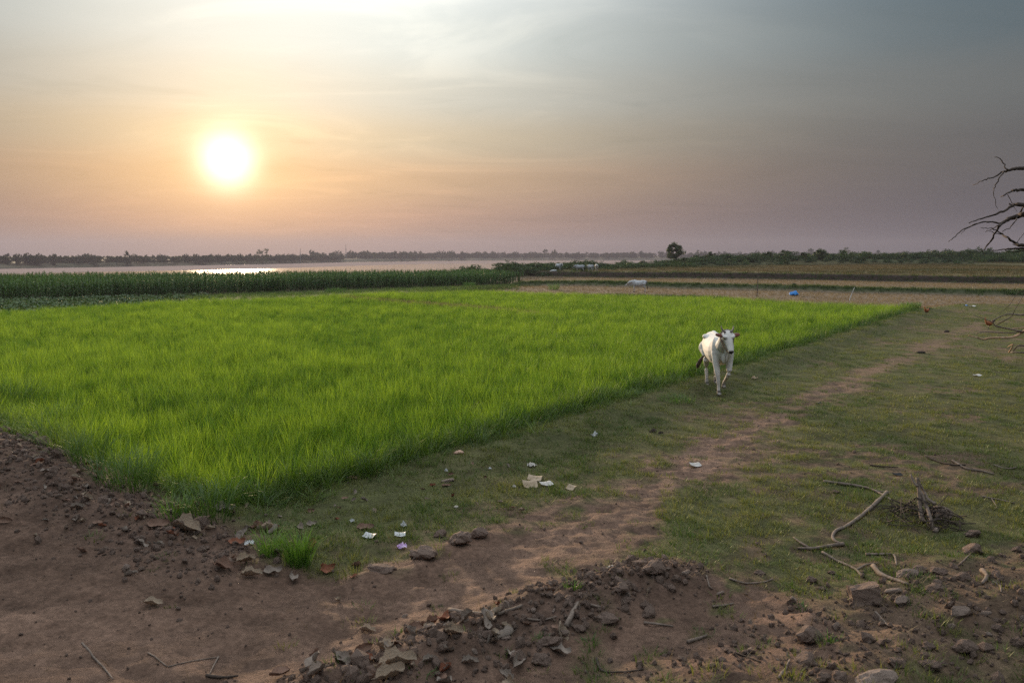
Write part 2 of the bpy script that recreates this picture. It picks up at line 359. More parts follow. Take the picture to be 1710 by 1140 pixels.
M_HIDE = g.out(g.principled(g.mix(1.0, cc, n_, 'MULTIPLY'), .75, g.bump(g.noise(60, 3), .15, .004), .2))
g = G('chicken_feather'); cc = g.attr('hide').outputs['Color']
M_FEATHER = g.out(g.principled(g.mix(.4, cc, g.mix(1.0, cc, g.noise(40, 3), 'MULTIPLY')), .6, None, .3))
M_COMB = simple_mat('red_comb', (.35, .02, .015), (.5, .04, .03), 20, .6, .2, .002)

# ------------------------------------------------------------------ ground sheet
def axis(fine0, fine1, step, lo, hi, grow=1.045):
    v = list(np.arange(fine0, fine1, step)); s = step; x = v[-1]
    while x < hi: s *= grow; x += s; v.append(x)
    s = step; x = fine0; pre = []
    while x > lo: s *= grow; x -= s; pre.append(x)
    return np.array(pre[::-1] + v)
def cover_color(X, Y):
    dirt = dirt_mask(X, Y); n = fbm(X * .6, Y * .6, 4, 50); n2 = fbm(X * 3, Y * 3, 3, 51)
    def c(*v): return np.array(v)[None, :]
    td_, tt_ = seg_dist(X, Y, TRACK); core = np.exp(-(td_ / (.75 - .45 * tt_)) ** 2)
    soil = (1 + .28 * core)[:, None] * c(.158, .098, .070) * (.74 + .52 * n)[:, None] * (1 - .14 * ss(.56, .74, fbm(X * 3.1, Y * 4.3, 2, 66)))[:, None]  # soil darkened in the small hollows: shade painted into the colour
    turf = c(.080, .088, .034) * (.7 + .6 * n2)[:, None] * (1 - .35 * n[:, None]) + c(.05, .032, .018) * n[:, None]
    out = turf * (1 - dirt)[:, None] + soil * dirt[:, None]
    def lay(mask, col):
        nonlocal out
        out = out * (1 - mask)[:, None] + col * mask[:, None]
    rb = rubble_mask(X, Y); lay(np.clip(rb, 0, 1) * .6, c(.110, .072, .055))
    rd = sdist(X, Y, RICE); lay(1 - ss(-.4, .1, rd), c(.050, .048, .022))
    beyond = sdist(X, Y, PASTURE_EDGE + [(120, 400), (-300, 400), (-300, 40), (-24, 35), (-17.7, 43.5), (-10.9, 50), (-2.4, 58), (1.8, 53.5), (12.2, 47.5)])
    lay((1 - ss(-1, 1, beyond + (n - .5) * 3)), c(.185, .135, .092))
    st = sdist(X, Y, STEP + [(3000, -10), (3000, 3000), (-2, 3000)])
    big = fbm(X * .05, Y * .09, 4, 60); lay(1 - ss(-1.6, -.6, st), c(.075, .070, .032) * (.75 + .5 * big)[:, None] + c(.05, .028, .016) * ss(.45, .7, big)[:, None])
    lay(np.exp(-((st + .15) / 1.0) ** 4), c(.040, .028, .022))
    d, _ = seg_dist(X, Y, BUND); lay(np.exp(-(d / 1.25) ** 4), c(.055, .065, .030))
    vg = sdist(X, Y, VEG); lay(1 - ss(-1, 1, vg), c(.075, .070, .035))
    cn = sdist(X, Y, CORN); lay(1 - ss(-1, 2, cn), c(.07, .06, .035))
    ld = sdist(X, Y, LAND); lay(ss(-25, 0, ld), c(.085, .085, .04))
    d, _ = seg_dist(X, Y, BANK); lay(np.exp(-(d / 12) ** 2), c(.05, .06, .025))
    return np.clip(out, .004, .8)
gx = axis(-8.5, 8.5, .04, -3600, 3800); gy = axis(3.2, 14.5, .04, -3600, 4200)
GX, GY = np.meshgrid(gx, gy); px_, py_ = GX.ravel(), GY.ravel()
gzv = height(px_, py_, False)
nx, ny = len(gx), len(gy)
me = bpy.data.meshes.new('ground'); nv = nx * ny; nf = (nx - 1) * (ny - 1)
me.vertices.add(nv); me.vertices.foreach_set('co', np.stack([px_, py_, gzv], 1).astype(np.float32).ravel())
ii = (np.arange(ny - 1)[:, None] * nx + np.arange(nx - 1)[None, :]).ravel()
quads = np.stack([ii, ii + 1, ii + nx + 1, ii + nx], 1).astype(np.int32)
me.loops.add(nf * 4); me.loops.foreach_set('vertex_index', quads.ravel())
me.polygons.add(nf); me.polygons.foreach_set('loop_start', (np.arange(nf) * 4).astype(np.int32)); me.polygons.foreach_set('loop_total', np.full(nf, 4, np.int32))
me.update(calc_edges=True); me.shade_smooth()
ca = me.attributes.new('cover', 'FLOAT_COLOR', 'POINT'); cc_ = np.ones((nv, 4), np.float32); cc_[:, :3] = cover_color(px_, py_); ca.data.foreach_set('color', cc_.ravel())
me.materials.append(M_GROUND)
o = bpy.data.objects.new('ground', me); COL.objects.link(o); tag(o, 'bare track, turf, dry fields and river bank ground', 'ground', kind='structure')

def strip(name, line, lo, hi, dl, dw, label):
    # a finely meshed bank laid along a field edge, cut from the same relief as the ground
    P = [Vector(p) for p in line]; pts = []
    for a, b in zip(P[:-1], P[1:]):
        n = max(2, int((b - a).length / dl)); pts += [a.lerp(b, k / n) for k in range(n)]
    pts.append(P[-1]); w = np.arange(lo, hi + 1e-6, dw); XY = []
    for i, p in enumerate(pts):
        t = (pts[min(i + 3, len(pts) - 1)] - pts[max(i - 3, 0)]).normalized(); nrm_ = Vector((-t.y, t.x)); XY += [p + nrm_ * float(q) for q in w]
    X = np.array([q.x for q in XY]); Y = np.array([q.y for q in XY]); k = len(w); side = np.tile(w, len(pts)); sink = np.minimum(side - lo, hi - side)
    Z = np.maximum(height(X, Y), height(X, Y, False)) + .02 - .25 * (1 - ss(0, .6, sink)) + (fbm(X * 1.5, Y * 1.5, 3, 8) - .5) * .10
    FC = [(i * k + j, i * k + j + 1, (i + 1) * k + j + 1, (i + 1) * k + j) for i in range(len(pts) - 1) for j in range(k - 1)]
    o = mesh_obj(name, np.stack([X, Y, Z], 1).tolist(), FC, M_GROUND, smooth=True); a_ = o.data.attributes.new('cover', 'FLOAT_COLOR', 'POINT'); c_ = np.ones((len(X), 4), np.float32); c_[:, :3] = cover_color(X, Y); a_.data.foreach_set('color', c_.ravel())
    return tag(o, label, 'bank', kind='structure')
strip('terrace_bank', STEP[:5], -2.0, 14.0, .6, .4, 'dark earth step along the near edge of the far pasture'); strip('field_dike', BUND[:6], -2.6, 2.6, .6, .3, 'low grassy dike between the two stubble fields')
WL = -6.0
o = mesh_obj('river', [(-3500, -600, WL), (3700, -600, WL), (3700, 4100, WL), (-3500, 4100, WL)], [(0, 1, 2, 3)], M_WATER)
tag(o, 'pale river lying beyond the maize field', 'river', kind='structure')
sb_top = [(-420, 449.5), (-150, 448.2), (0, 446.9), (150, 445.0), (300, 443.0), (450, 439.7), (600, 436.6), (720, 435.7), (860, 435.3), (1000, 435.0), (1180, 434.8)]
sb_bot = [(-420, 467), (-150, 460.5), (0, 457.4), (150, 455.0), (350, 451.4), (480, 448.0), (600, 444.0), (720, 440.9), (860, 439.0), (1000, 437.9), (1180, 436.6)]
vt = [at_z(*p, WL + .35) for p in sb_top]; vb = [at_z(*p, WL + .35) for p in sb_bot]
V = []; FC = []
for i, (a, b) in enumerate(zip(vt, vb)):
    for k in range(7):
        t = k / 6; hgt_ = -.6 if k in (0, 6) else .25 + .18 * math.sin(i * 1.7 + k)
        V.append((a[0] + (b[0] - a[0]) * t, a[1] + (b[1] - a[1]) * t, WL + hgt_))
for i in range(len(vt) - 1):
    for k in range(6): q = i * 7 + k; FC.append((q, q + 1, q + 8, q + 7))
o = mesh_obj('sandbar', V, FC, M_SAND, smooth=True); tag(o, 'long pinkish sandbar in the middle of the river', 'sandbar', kind='structure')
fb_px = [(-900, 454.5), (-420, 450.0), (0, 447.4), (300, 443.6), (450, 440.2), (560, 437.2), (640, 435.9), (690, 434.6), (820, 433.7), (1000, 433.3), (1250, 433.2), (1500, 433.2), (1900, 433.4), (2600, 434)]
fb = [at_z(*p, WL) for p in fb_px]
V = []; FC = []; prof = [(0, -1.5), (6, .6), (14, 2.2), (40, 3.0), (200, 3.2), (900, 3.4), (2500, 3.0)]
for i, p in enumerate(fb):
    v = Vector((p[0], p[1])).normalized()
    for (s, h) in prof:
        q = Vector(p) + v * min(s, 4150 - Vector(p).length) ; V.append((q.x, q.y, WL + h + (random.uniform(-.3, .3) if s > 5 else 0)))
k = len(prof)
for i in range(len(fb) - 1):
    for j in range(k - 1): q = i * k + j; FC.append((q, q + 1, q + k + 1, q + k))
o = mesh_obj('far_bank', V, FC, M_FARBANK, smooth=True); tag(o, 'low far river bank under the distant trees', 'river bank', kind='structure')

# ------------------------------------------------------------------ scattering (geometry nodes, only for what nobody could count)
def proto_collection(name, objs):
    c = bpy.data.collections.new(name)
    for o in objs: c.objects.link(o)
    return c
def scatter(name, pts, rot, scl, tint, idx, coll, label, cat):
    me = bpy.data.meshes.new(name); n = len(pts); me.vertices.add(n); me.vertices.foreach_set('co', np.asarray(pts, np.float32).ravel())
    def at(nm, ty, key, d): a = me.attributes.new(nm, ty, 'POINT'); a.data.foreach_set(key, d)
    at('rot', 'FLOAT_VECTOR', 'vector', np.asarray(rot, np.float32).ravel()); at('scl', 'FLOAT_VECTOR', 'vector', np.asarray(scl, np.float32).ravel())
    at('tint', 'FLOAT', 'value', np.asarray(tint, np.float32)); at('pick', 'INT', 'value', np.asarray(idx, np.int32)); me.update()
    o = bpy.data.objects.new(name, me); COL.objects.link(o)
    ng = bpy.data.node_groups.new(name + '_scatter', 'GeometryNodeTree')
    ng.interface.new_socket('Geometry', in_out='INPUT', socket_type='NodeSocketGeometry'); ng.interface.new_socket('Geometry', in_out='OUTPUT', socket_type='NodeSocketGeometry')
    i_ = ng.nodes.new('NodeGroupInput'); o_ = ng.nodes.new('NodeGroupOutput'); ip = ng.nodes.new('GeometryNodeInstanceOnPoints')
    ci = ng.nodes.new('GeometryNodeCollectionInfo'); ci.inputs['Collection'].default_value = coll; ci.inputs['Separate Children'].default_value = True; ci.inputs['Reset Children'].default_value = True
    def na(nm, ty): x = ng.nodes.new('GeometryNodeInputNamedAttribute'); x.data_type = ty; x.inputs[0].default_value = nm; return x.outputs[0]
    K = ng.links.new
    K(i_.outputs[0], ip.inputs['Points']); K(ci.outputs[0], ip.inputs['Instance']); ip.inputs['Pick Instance'].default_value = True
    K(na('pick', 'INT'), ip.inputs['Instance Index']); K(na('rot', 'FLOAT_VECTOR'), ip.inputs['Rotation']); K(na('scl', 'FLOAT_VECTOR'), ip.inputs['Scale']); K(ip.outputs[0], o_.inputs[0])
    md = o.modifiers.new('scatter', 'NODES'); md.node_group = ng
    return tag(o, label, cat, kind='stuff')
def blades(n, h, w, spread, lean, droop, rng, segs=3, hvar=.35, fold=0.0):
    V = []; FC = []
    for _ in range(n):
        a = rng.random() * 6.283; r = spread * math.sqrt(rng.random()); bx, by = r * math.cos(a), r * math.sin(a)
        a2 = a + rng.normal(0, .9); L_ = h * (1 - hvar * rng.random()); ww = w * (.7 + .6 * rng.random()); ln = lean * (.2 + rng.random()); dr = droop * (.3 + rng.random())
        dx, dy = math.cos(a2), math.sin(a2); sx, sy = -dy, dx; tw = rng.normal(0, .7); sx, sy = sx * math.cos(tw) + dx * math.sin(tw), sy * math.cos(tw) + dy * math.sin(tw)
        x, y, z = bx, by, -.02; ang = ln; b0 = len(V)
        for s in range(segs + 1):
            t = s / segs; wd = ww * (1 - t) ** .6 * (.75 + .5 * t if t < .5 else 1)
            if s < segs: V += [(x - sx * wd / 2, y - sy * wd / 2, z), (x + sx * wd / 2, y + sy * wd / 2, z)]
            else: V.append((x, y, z))
            st = L_ / segs; x += dx * math.sin(ang) * st; y += dy * math.sin(ang) * st; z += math.cos(ang) * st; ang += dr / segs * (1 + t)
        for s in range(segs - 1): q = b0 + 2 * s; FC.append((q, q + 1, q + 3, q + 2))
        q = b0 + 2 * (segs - 1); FC.append((q, q + 1, q + 2))
    return V, FC
def tufts(name, k, mat, *args, seed=1, **kw):
    rng = np.random.default_rng(seed); res = []
    for i in range(k):
        v, f = blades(*args, rng=rng, **kw); res.append(mesh_obj(f'{name}_{i}', v, f, mat, link=False))
    return proto_collection(name, res)
def region_points(poly, density, seed, jitter=True):
    rng = np.random.default_rng(seed); xs = [p[0] for p in poly]; ys = [p[1] for p in poly]
    n = int((max(xs) - min(xs)) * (max(ys) - min(ys)) * density)
    X = rng.uniform(min(xs), max(xs), n); Y = rng.uniform(min(ys), max(ys), n); m = inside(X, Y, poly); return X[m], Y[m], rng
def in_view(X, Y, margin=1.18, side=2.5):
    return np.abs(X) < np.maximum(Y, 0) * .643 * margin + side
def fin(name, X, Y, rng, k, coll, label, cat, s=(.8, 1.2), tint=None, tilt=.06, zs=None, dz=0.0):
    n = len(X); P = np.stack([X, Y, height(X, Y) + dz], 1)
    rot = np.stack([rng.normal(0, tilt, n), rng.normal(0, tilt, n), rng.uniform(0, 6.283, n)], 1)
    u = rng.uniform(s[0], s[1], n); S = np.stack([u, u, u * (zs if zs is not None else 1)], 1)
    if tint is None: tint = rng.random(n)
    return scatter(name, P, rot, S, np.clip(tint, 0, 1), rng.integers(0, k, n), coll, label, cat)

# rice: thick stand, slightly taller at random, with a thin dry dike running through it
C_RICE = tufts('rice_tuft', 6, M_RICE, 32, .60, .0066, .08, .16, .58, seed=3, segs=3)
DIKE = [at_z(*p, .3) for p in ((575, 492), (700, 500), (800, 507), (905, 516))]
X, Y, rng = region_points(RICE, 46, 21); m = in_view(X, Y)
dist = np.hypot(X, Y); m &= rng.random(len(X)) < np.interp(dist, [8, 16, 30, 60], [1, .85, .55, .42]); X, Y, dist = X[m], Y[m], dist[m]
dd, _ = seg_dist(X, Y, DIKE); keep = rng.random(len(X)) > .95 * np.exp(-(dd / .6) ** 2)
edge = -sdist(X, Y, RICE); keep &= rng.random(len(X)) < .7 + .3 * ss(0, .4, edge)
X, Y, dist, dd, edge = X[keep], Y[keep], dist[keep], dd[keep], edge[keep]
n1 = fbm(X * .22, Y * .22, 4, 90); n2 = fbm(X * 1.1, Y * 1.1, 3, 91)
zs = (.78 + .26 * n1 + .14 * n2 + rng.normal(0, .07, len(X))) * (.80 + .20 * ss(0, .6, edge)) * np.interp(dist, [8, 30, 60], [1, .95, .9])
fin('rice', X, Y, rng, 6, C_RICE, 'bright green young rice standing thick in the paddy', 'rice', (.85, 1.2), .12 + .75 * (.6 * n1 + .4 * n2) + rng.normal(0, .26, len(X)), .09, zs)

# dry weeds on the dike inside the rice
C_STRAW = tufts('straw_tuft', 4, M_STRAW, 16, .16, .006, .06, .45, .4, seed=5, segs=2)
t = rng.random(1700); i = np.minimum((t * 3).astype(int), 2); f_ = t * 3 - i; DK = np.array(DIKE)
X = DK[i, 0] + (DK[i + 1, 0] - DK[i, 0]) * f_ + rng.normal(0, .30, 1700); Y = DK[i, 1] + (DK[i + 1, 1] - DK[i, 1]) * f_ + rng.normal(0, .30, 1700)
fin('dry_grass', X, Y, rng, 4, C_STRAW, 'thin brown dry grass on the low dike across the rice', 'grass', (2.3, 3.6), None, .15)

# tall coarse grass fringe where the rice meets the turf and the earth ridge
C_FRINGE = tufts('fringe_tuft', 5, M_FRINGE, 20, .50, .0075, .10, .35, 1.0, seed=9, segs=4)
pts = []
edge_line = [(-40, 20), (-14, 14.4), (-8.2, 12.2), (-5.2, 9.4), (-3.0, 8.2), (3.5, 17.0), (19.9, 39.6), (18, 40.5), (12.2, 47.5)]
for (a, b) in zip(edge_line[:-1], edge_line[1:]):
    ln = math.hypot(b[0] - a[0], b[1] - a[1]); k = int(ln * (46 if a[1] < 13 else 22))
    tt = rng.random(k); off = rng.normal(.04, .24, k); nx_, ny_ = (b[1] - a[1]) / ln, -(b[0] - a[0]) / ln
    pts.append(np.stack([a[0] + (b[0] - a[0]) * tt + nx_ * off, a[1] + (b[1] - a[1]) * tt + ny_ * off], 1))
P = np.concatenate(pts); m = in_view(P[:, 0], P[:, 1], 1.2, 3); P = P[m]; X, Y = P[:, 0], P[:, 1]
out_ = sdist(X, Y, RICE)
fin('coarse_grass', X, Y, rng, 5, C_FRINGE, 'coarse dark green grass fringing the rice along its edge', 'grass', (.6, 1.15), None, .16, (1.1 - .72 * ss(0, .55, out_)) * (.35 + 1.0 * fbm(X * .9, Y * .9, 2, 5) + rng.normal(0, .12, len(X))))

# short grazed turf
C_TURF = tufts('turf_tuft', 6, M_TURF, 22, .075, .0060, .06, .75, .6, seed=13, segs=2)
TURF = [(-3.2, 7.8), (3.6, 16.6), (20.2, 39.4), (25, 44.3), (33, 43.8), (60, 33), (60, 0), (8, 2.6), (1, 3.4), (-2.4, 5.0), (-4, 7.2)]
X, Y, rng = region_points(TURF, 130, 31); m = in_view(X, Y, 1.15, 1.5); dist = np.hypot(X, Y)
m &= rng.random(len(X)) < np.interp(dist, [5, 9, 16, 30, 50], [1, 1, .55, .26, .18]); X, Y, dist = X[m], Y[m], dist[m]
dm = dirt_mask(X, Y); n1 = fbm(X * .9, Y * .9, 4, 70); n3 = fbm(X * 2.6, Y * 2.6, 3, 73)
keep = rng.random(len(X)) < np.clip(1.5 * (1 - dm) ** 1.4 * (.15 + 1.6 * ss(.25, .72, n3)), .03, 1); X, Y, dist, dm, n1, n3 = (v[keep] for v in (X, Y, dist, dm, n1, n3))
rd = sdist(X, Y, RICE)
zs = (.35 + 1.1 * n1 + .35 * (rng.random(len(X)) < .06)) * (1 + .8 * np.exp(-(rd / .7) ** 2))
grn = ss(.40, .62, fbm(X * 1.3, Y * 1.3, 3, 78))
fin('turf', X, Y, rng, 6, C_TURF, 'short grazed grass in patches over the path and verge', 'grass', (.8, 1.5),   .85 - .62 * grn + rng.normal(0, .22, len(X)), .1, zs)

# loose crumbs of earth and straw litter in the foreground
from mathutils import noise as mnoise
def icorock(rng, sub=1, rough=.25, cuts=7):
    bm = bmesh.new(); bmesh.ops.create_icosphere(bm, subdivisions=sub, radius=1)
    sq = (1, rng.uniform(.65, 1), rng.uniform(.55, .85)); o_ = Vector(rng.uniform(0, 50, 3)); pl = []
    for _ in range(cuts): d = Vector(rng.normal(0, 1, 3)).normalized(); pl.append((d, rng.uniform(.55, .85)))
    for v in bm.verts:
        c = v.co.copy()
        for d, h in pl:
            e = c.dot(d) - h
            if e > 0: c -= d * e * .9
        k = 1 + rough * (1.1 * mnoise.noise(c * 1.6 + o_) + .7 * mnoise.noise(c * 3.9 + o_) + (.45 * mnoise.noise(c * 9 + o_) if sub > 1 else 0))
        v.co = Vector((c.x * sq[0], c.y * sq[1], c.z * sq[2])) * k * 1.12
    bm.normal_update(); v = [tuple(x.co) for x in bm.verts]; f = [[q.index for q in x.verts] for x in bm.faces]; bm.free(); return v, f
rng = np.random.default_rng(41)
C_CRUMB = proto_collection('crumb', [mesh_obj(f'crumb_{i}', *icorock(rng, 1, .3), M_CLOD, link=False) for i in range(5)])
def near_cloud(n, seed, xr=(-8, 8), yr=(3.3, 13)):
    r = np.random.default_rng(seed); return r.uniform(*xr, n), r.uniform(*yr, n), r
X, Y, rng = near_cloud(85000, 43); rb = rubble_mask(X, Y); dmk = dirt_mask(X, Y)
keep = (rng.random(len(X)) < np.clip(rb * .75 + .05 * dmk, 0, 1)) & in_view(X, Y, 1.15, 1); X, Y, rb = X[keep], Y[keep], rb[keep]
sz = np.exp(rng.normal(math.log(.011), .55, len(X))) * (.7 + .7 * rb)
P = np.stack([X, Y, height(X, Y) + sz * .25], 1); rot = rng.uniform(0, 6.28, (len(X), 3))
scatter('earth_crumbs', P, rot, np.stack([sz] * 3, 1), rng.random(len(X)), rng.integers(0, 5, len(X)), C_CRUMB, 'small loose crumbs of brown earth around the heaps', 'soil')
C_LITTER = tufts('litter_bit', 5, M_STRAW, 2, .16, .005, .05, 1.5, .35, seed=17, segs=3)
X, Y, rng = near_cloud(17000, 47); rb = rubble_mask(X, Y); d2, _ = seg_dist(X, Y, HEAP2); dmk = dirt_mask(X, Y)
br = np.exp(-(np.hypot(X - 1.6, Y - 4.9) / 1.3) ** 2)
keep = (rng.random(len(X)) < np.clip(.40 * rb + .5 * br + .03 + .05 * dmk, 0, 1)) & in_view(X, Y, 1.15, 1); X, Y = X[keep], Y[keep]
fin('straw_litter', X, Y, rng, 5, C_LITTER, 'scattered bits of dry straw and thin twigs on the soil', 'straw', (.35, 1.15), rng.random(len(X)) * .7 - .25, .3, dz=.012)

# stubble, dikes, pasture
C_STUB = tufts('stubble_tuft', 4, M_STRAW, 14, .17, .010, .09, .25, .2, seed=19, segs=2)
STUB = [(20.5, 40.2), (25, 45), (33, 44.6), (60, 33), (120, 0), (200, -8), (90, 61), (52, 88), (35, 100), (20, 107), (-2, 117), (1.5, 92), (-9, 78), (-4, 59), (1.8, 54.2), (12.2, 48.2)]
X, Y, rng = region_points(STUB, 13, 51); m = in_view(X, Y, 1.12, 3); X, Y = X[m], Y[m]
d, _ = seg_dist(X, Y, BUND); keep = d > 1.2; X, Y = X[keep], Y[keep]
fin('stubble', X, Y, rng, 4, C_STUB, 'pale dry rice stubble in the harvested fields', 'stubble', (.5, .95), .2 + .6 * fbm(X * .3, Y * .3, 3, 4) + rng.normal(0, .15, len(X)), .1)
C_DARK = tufts('dike_tuft', 4, M_DARKGRASS, 22, .30, .016, .16, .5, .8, seed=23, segs=2)
def along(line, n, sd, seed):
    r = np.random.default_rng(seed); ln = [math.hypot(b[0] - a[0], b[1] - a[1]) for a, b in zip(line[:-1], line[1:])]; cum = np.cumsum([0] + ln); t = r.random(n) * cum[-1]
    i = np.clip(np.searchsorted(cum, t) - 1, 0, len(ln) - 1); f = (t - cum[i]) / np.array(ln)[i]; A = np.array(line)
    return A[i, 0] + (A[i + 1, 0] - A[i, 0]) * f + r.normal(0, sd, n), A[i, 1] + (A[i + 1, 1] - A[i, 1]) * f + r.normal(0, sd, n), r
X1, Y1, rng = along(BUND, 6500, .55, 61); X2, Y2, _ = along([(1, 88), (-3, 78), (-6, 68), (-3, 60), (2, 57), (9, 60), (15, 56)], 1500, .9, 62)
X4, Y4, _ = along([(x - .0, y + .2) for x, y in STEP[:5]], 1800, .5, 64)
X3, Y3, _ = along([(-12, 52), (-6, 60), (-3, 70), (0, 84), (6, 84), (12, 80)], 1500, 1.3, 63)
X = np.concatenate([X1, X2, X3, X4]); Y = np.concatenate([Y1, Y2, Y3, Y4]); m = in_view(X, Y, 1.12, 3); X, Y = X[m], Y[m]
fin('dike_grass', X, Y, rng, 4, C_DARK, 'dark green grass growing along the field dikes', 'grass', (.7, 1.3), rng.random(len(X)) * .8, .15)
C_PAST = tufts('pasture_tuft', 4, M_PASTURE, 18, .16, .018, .30, .6, .5, seed=29, segs=2)
PAST = [(-2, 119), (20, 110), (35, 103), (52, 91), (90, 64), (200, -8), (330, 140), (200, 228), (110, 222), (62, 206), (40, 190), (-4, 140), (-14, 124)]
X, Y, rng = region_points(PAST, 1.3, 71); m = in_view(X, Y, 1.12, 4); X, Y = X[m], Y[m]
fin('pasture', X, Y, rng, 4, C_PAST, 'brownish dry pasture in front of the scrubby river bank', 'grass', (1.0, 2.4), ss(.3, .7, fbm(X * .05, Y * .10, 4, 60)) + rng.normal(0, .2, len(X)), .1)

# maize and low vegetables
def corn_plant(rng, h):
    V, FC = [], []
    def ribbon(p, az, L_, w, a0, dr, segs=5):
        x, y, z = p; ang = a0; b0 = len(V); dx, dy = math.cos(az), math.sin(az)
        for s in range(segs + 1):
            t = s / segs; wd = w * (1 - t ** 2.2) * (.5 + 1.2 * min(t * 2, .5)); V.extend([(x - dy * wd / 2, y + dx * wd / 2, z), (x + dy * wd / 2, y - dx * wd / 2, z)])
            st = L_ / segs; x += dx * math.sin(ang) * st; y += dy * math.sin(ang) * st; z += math.cos(ang) * st; ang += dr / segs
        for s in range(segs): q = b0 + 2 * s; FC.append((q, q + 1, q + 3, q + 2))
    for k in range(3):
        a = k * 2.094; V.append((.016 * math.cos(a), .016 * math.sin(a), 0))
    for k in range(3): a = k * 2.094; V.append((.008 * math.cos(a), .008 * math.sin(a), h))
    FC.extend([(0, 1, 4, 3), (1, 2, 5, 4), (2, 0, 3, 5)])
    az = rng.random() * 6.28
    for k in range(11):
        az += math.pi + rng.normal(0, .35); z = h * (.10 + .82 * k / 10); ribbon((0, 0, z), az, .75 * (1 - .35 * abs(k - 5) / 5) * rng.uniform(.8, 1.1), .075, .35 + rng.random() * .25, 1.7 + rng.random() * .6)
    for k in range(5): ribbon((0, 0, h - .02), rng.random() * 6.28, .26, .014, .15 + .3 * rng.random(), .5, 2)
    return V, FC
rng = np.random.default_rng(81)
C_CORN = proto_collection('maize_plant', [mesh_obj(f'maize_{i}', *corn_plant(rng, 1.22 + .06 * i), M_CORN, link=False) for i in range(5)])
X, Y, rng = region_points(CORN, 4.6, 83); m = in_view(X, Y, 1.15, 4); X, Y = X[m], Y[m]
fin('maize', X, Y, rng, 5, C_CORN, 'dense dark green standing maize between rice and river', 'maize', (.9, 1.1), .2 + .6 * fbm(X * .2, Y * .2, 2, 6) + rng.normal(0, .15, len(X)), .05, 1.0)
def leafy(rng, n, h, r, ls):
    V, FC = [], []
    for _ in range(n):
        a = rng.random() * 6.28; rr = r * math.sqrt(rng.random()); c = Vector((rr * math.cos(a), rr * math.sin(a), h * (.35 + .65 * rng.random())))
        u = Vector((math.cos(a), math.sin(a), rng.normal(0, .5))).normalized(); s = u.cross(Vector((rng.normal(0, .3), rng.normal(0, .3), 1))).normalized(); L_ = ls * rng.uniform(.7, 1.2); b0 = len(V)
        for p in (c - u * L_ * .5, c + s * L_ * .33, c + u * L_ * .5, c - s * L_ * .33): V.append(tuple(p))
        FC.append((b0, b0 + 1, b0 + 2, b0 + 3))
    return V, FC
C_VEG = proto_collection('vegetable_plant', [mesh_obj(f'vegetable_{i}', *leafy(rng, 26, .32, .26, .17), M_VEG, link=False) for i in range(4)])
X, Y, rng = region_points(VEG, 3.2, 87); m = in_view(X, Y, 1.15, 4) & (855 + F * X / Y + rng.normal(0, 60, len(X)) < 260); X, Y = X[m], Y[m]
Y = np.round(Y / .8) * .8 + rng.normal(0, .10, len(Y))
fin('vegetable_plants', X, Y, rng, 4, C_VEG, 'low bluish green vegetable plants in front of the maize', 'vegetables', (.7, 1.25), None, .1)
X, Y, rng = region_points([(-24, 36), (-17.7, 44), (-10.9, 50.5), (-4, 58), (-3, 80), (-14, 76), (-30, 60), (-42, 46), (-36, 38)], 4.6, 89); m = in_view(X, Y, 1.1, 3); X, Y = X[m], Y[m]
fin('weeds', X, Y, rng, 5, C_FRINGE, 'pale green weeds between the rice and the vegetable rows', 'weeds', (.7, 1.3), .25 + .6 * fbm(X * .3, Y * .3, 3, 14) + rng.normal(0, .15, len(X)), .12, .75)

# scrub on the banks
def leaf_cloud(rng, n, rx, rz, ls, clusters=14, zc=None, flat=.0):
    V, FC = [], []; cs = []
    for _ in range(clusters):
        a = rng.random() * 6.28; rr = math.sqrt(rng.random()); z = rng.random()
        w = math.sqrt(max(.08, 1 - (abs(z - .42) / .62) ** 2)); cs.append((rx * rr * w * math.cos(a), rx * rr * w * math.sin(a), (zc or 0) + rz * (z if not zc else 2 * z - 1), rng.uniform(.22, .42)))
    for k in range(n):
        cx, cy, cz, cr = cs[rng.integers(len(cs))]; d = Vector(rng.normal(0, 1, 3)).normalized() * (rng.random() ** .45) * cr
        c = Vector((cx + d.x * rx, cy + d.y * rx, max(.03, cz + d.z * rz * .8))); u = Vector(rng.normal(0, 1, 3)).normalized(); s = u.cross(Vector(rng.normal(0, 1, 3))).normalized(); L_ = ls * rng.uniform(.6, 1.25); b0 = len(V)
        for p in (c - u * L_ * .5, c + s * L_ * .26, c + u * L_ * .5, c - s * L_ * .26): V.append(tuple(p))
        FC.append((b0, b0 + 1, b0 + 2, b0 + 3))
    return V, FC
rng = np.random.default_rng(91)
C_SCRUB = proto_collection('scrub_bush', [mesh_obj(f'scrub_{i}', *leaf_cloud(rng, 650, 1.5, 1.5, .26, 18), M_SCRUB, link=False) for i in range(5)])
X1, Y1, rng = along(BANK[:4] + [(300, 225)], 620, 7, 92); X2, Y2, _ = along([(-6, 112), (4, 128), (14, 150), (30, 170), (44, 192), (56, 206)], 260, 4.0, 93)
X = np.concatenate([X1, X2]); Y = np.concatenate([Y1, Y2]); m = in_view(X, Y, 1.12, 6); X, Y = X[m], Y[m]
fin('scrub', X, Y, rng, 5, C_SCRUB, 'dense low green scrub covering the river bank', 'scrub', (.8, 1.5), .5 * rng.random(len(X)) + .5 * fbm(X * .05, Y * .05, 2, 9), .1, np.where(np.arange(len(X)) % 7 == 0, 1.15, .75) * np.interp(855 + F * X / Y, [860, 1000, 1090, 1200, 1300, 1440, 1700], [.55, .5, .42, .5, .85, 1.05, 1.05]))
C_CANE = tufts('cane_tuft', 4, M_SCRUB, 40, 2.0, .06, .6, .25, .9, seed=33, segs=3)
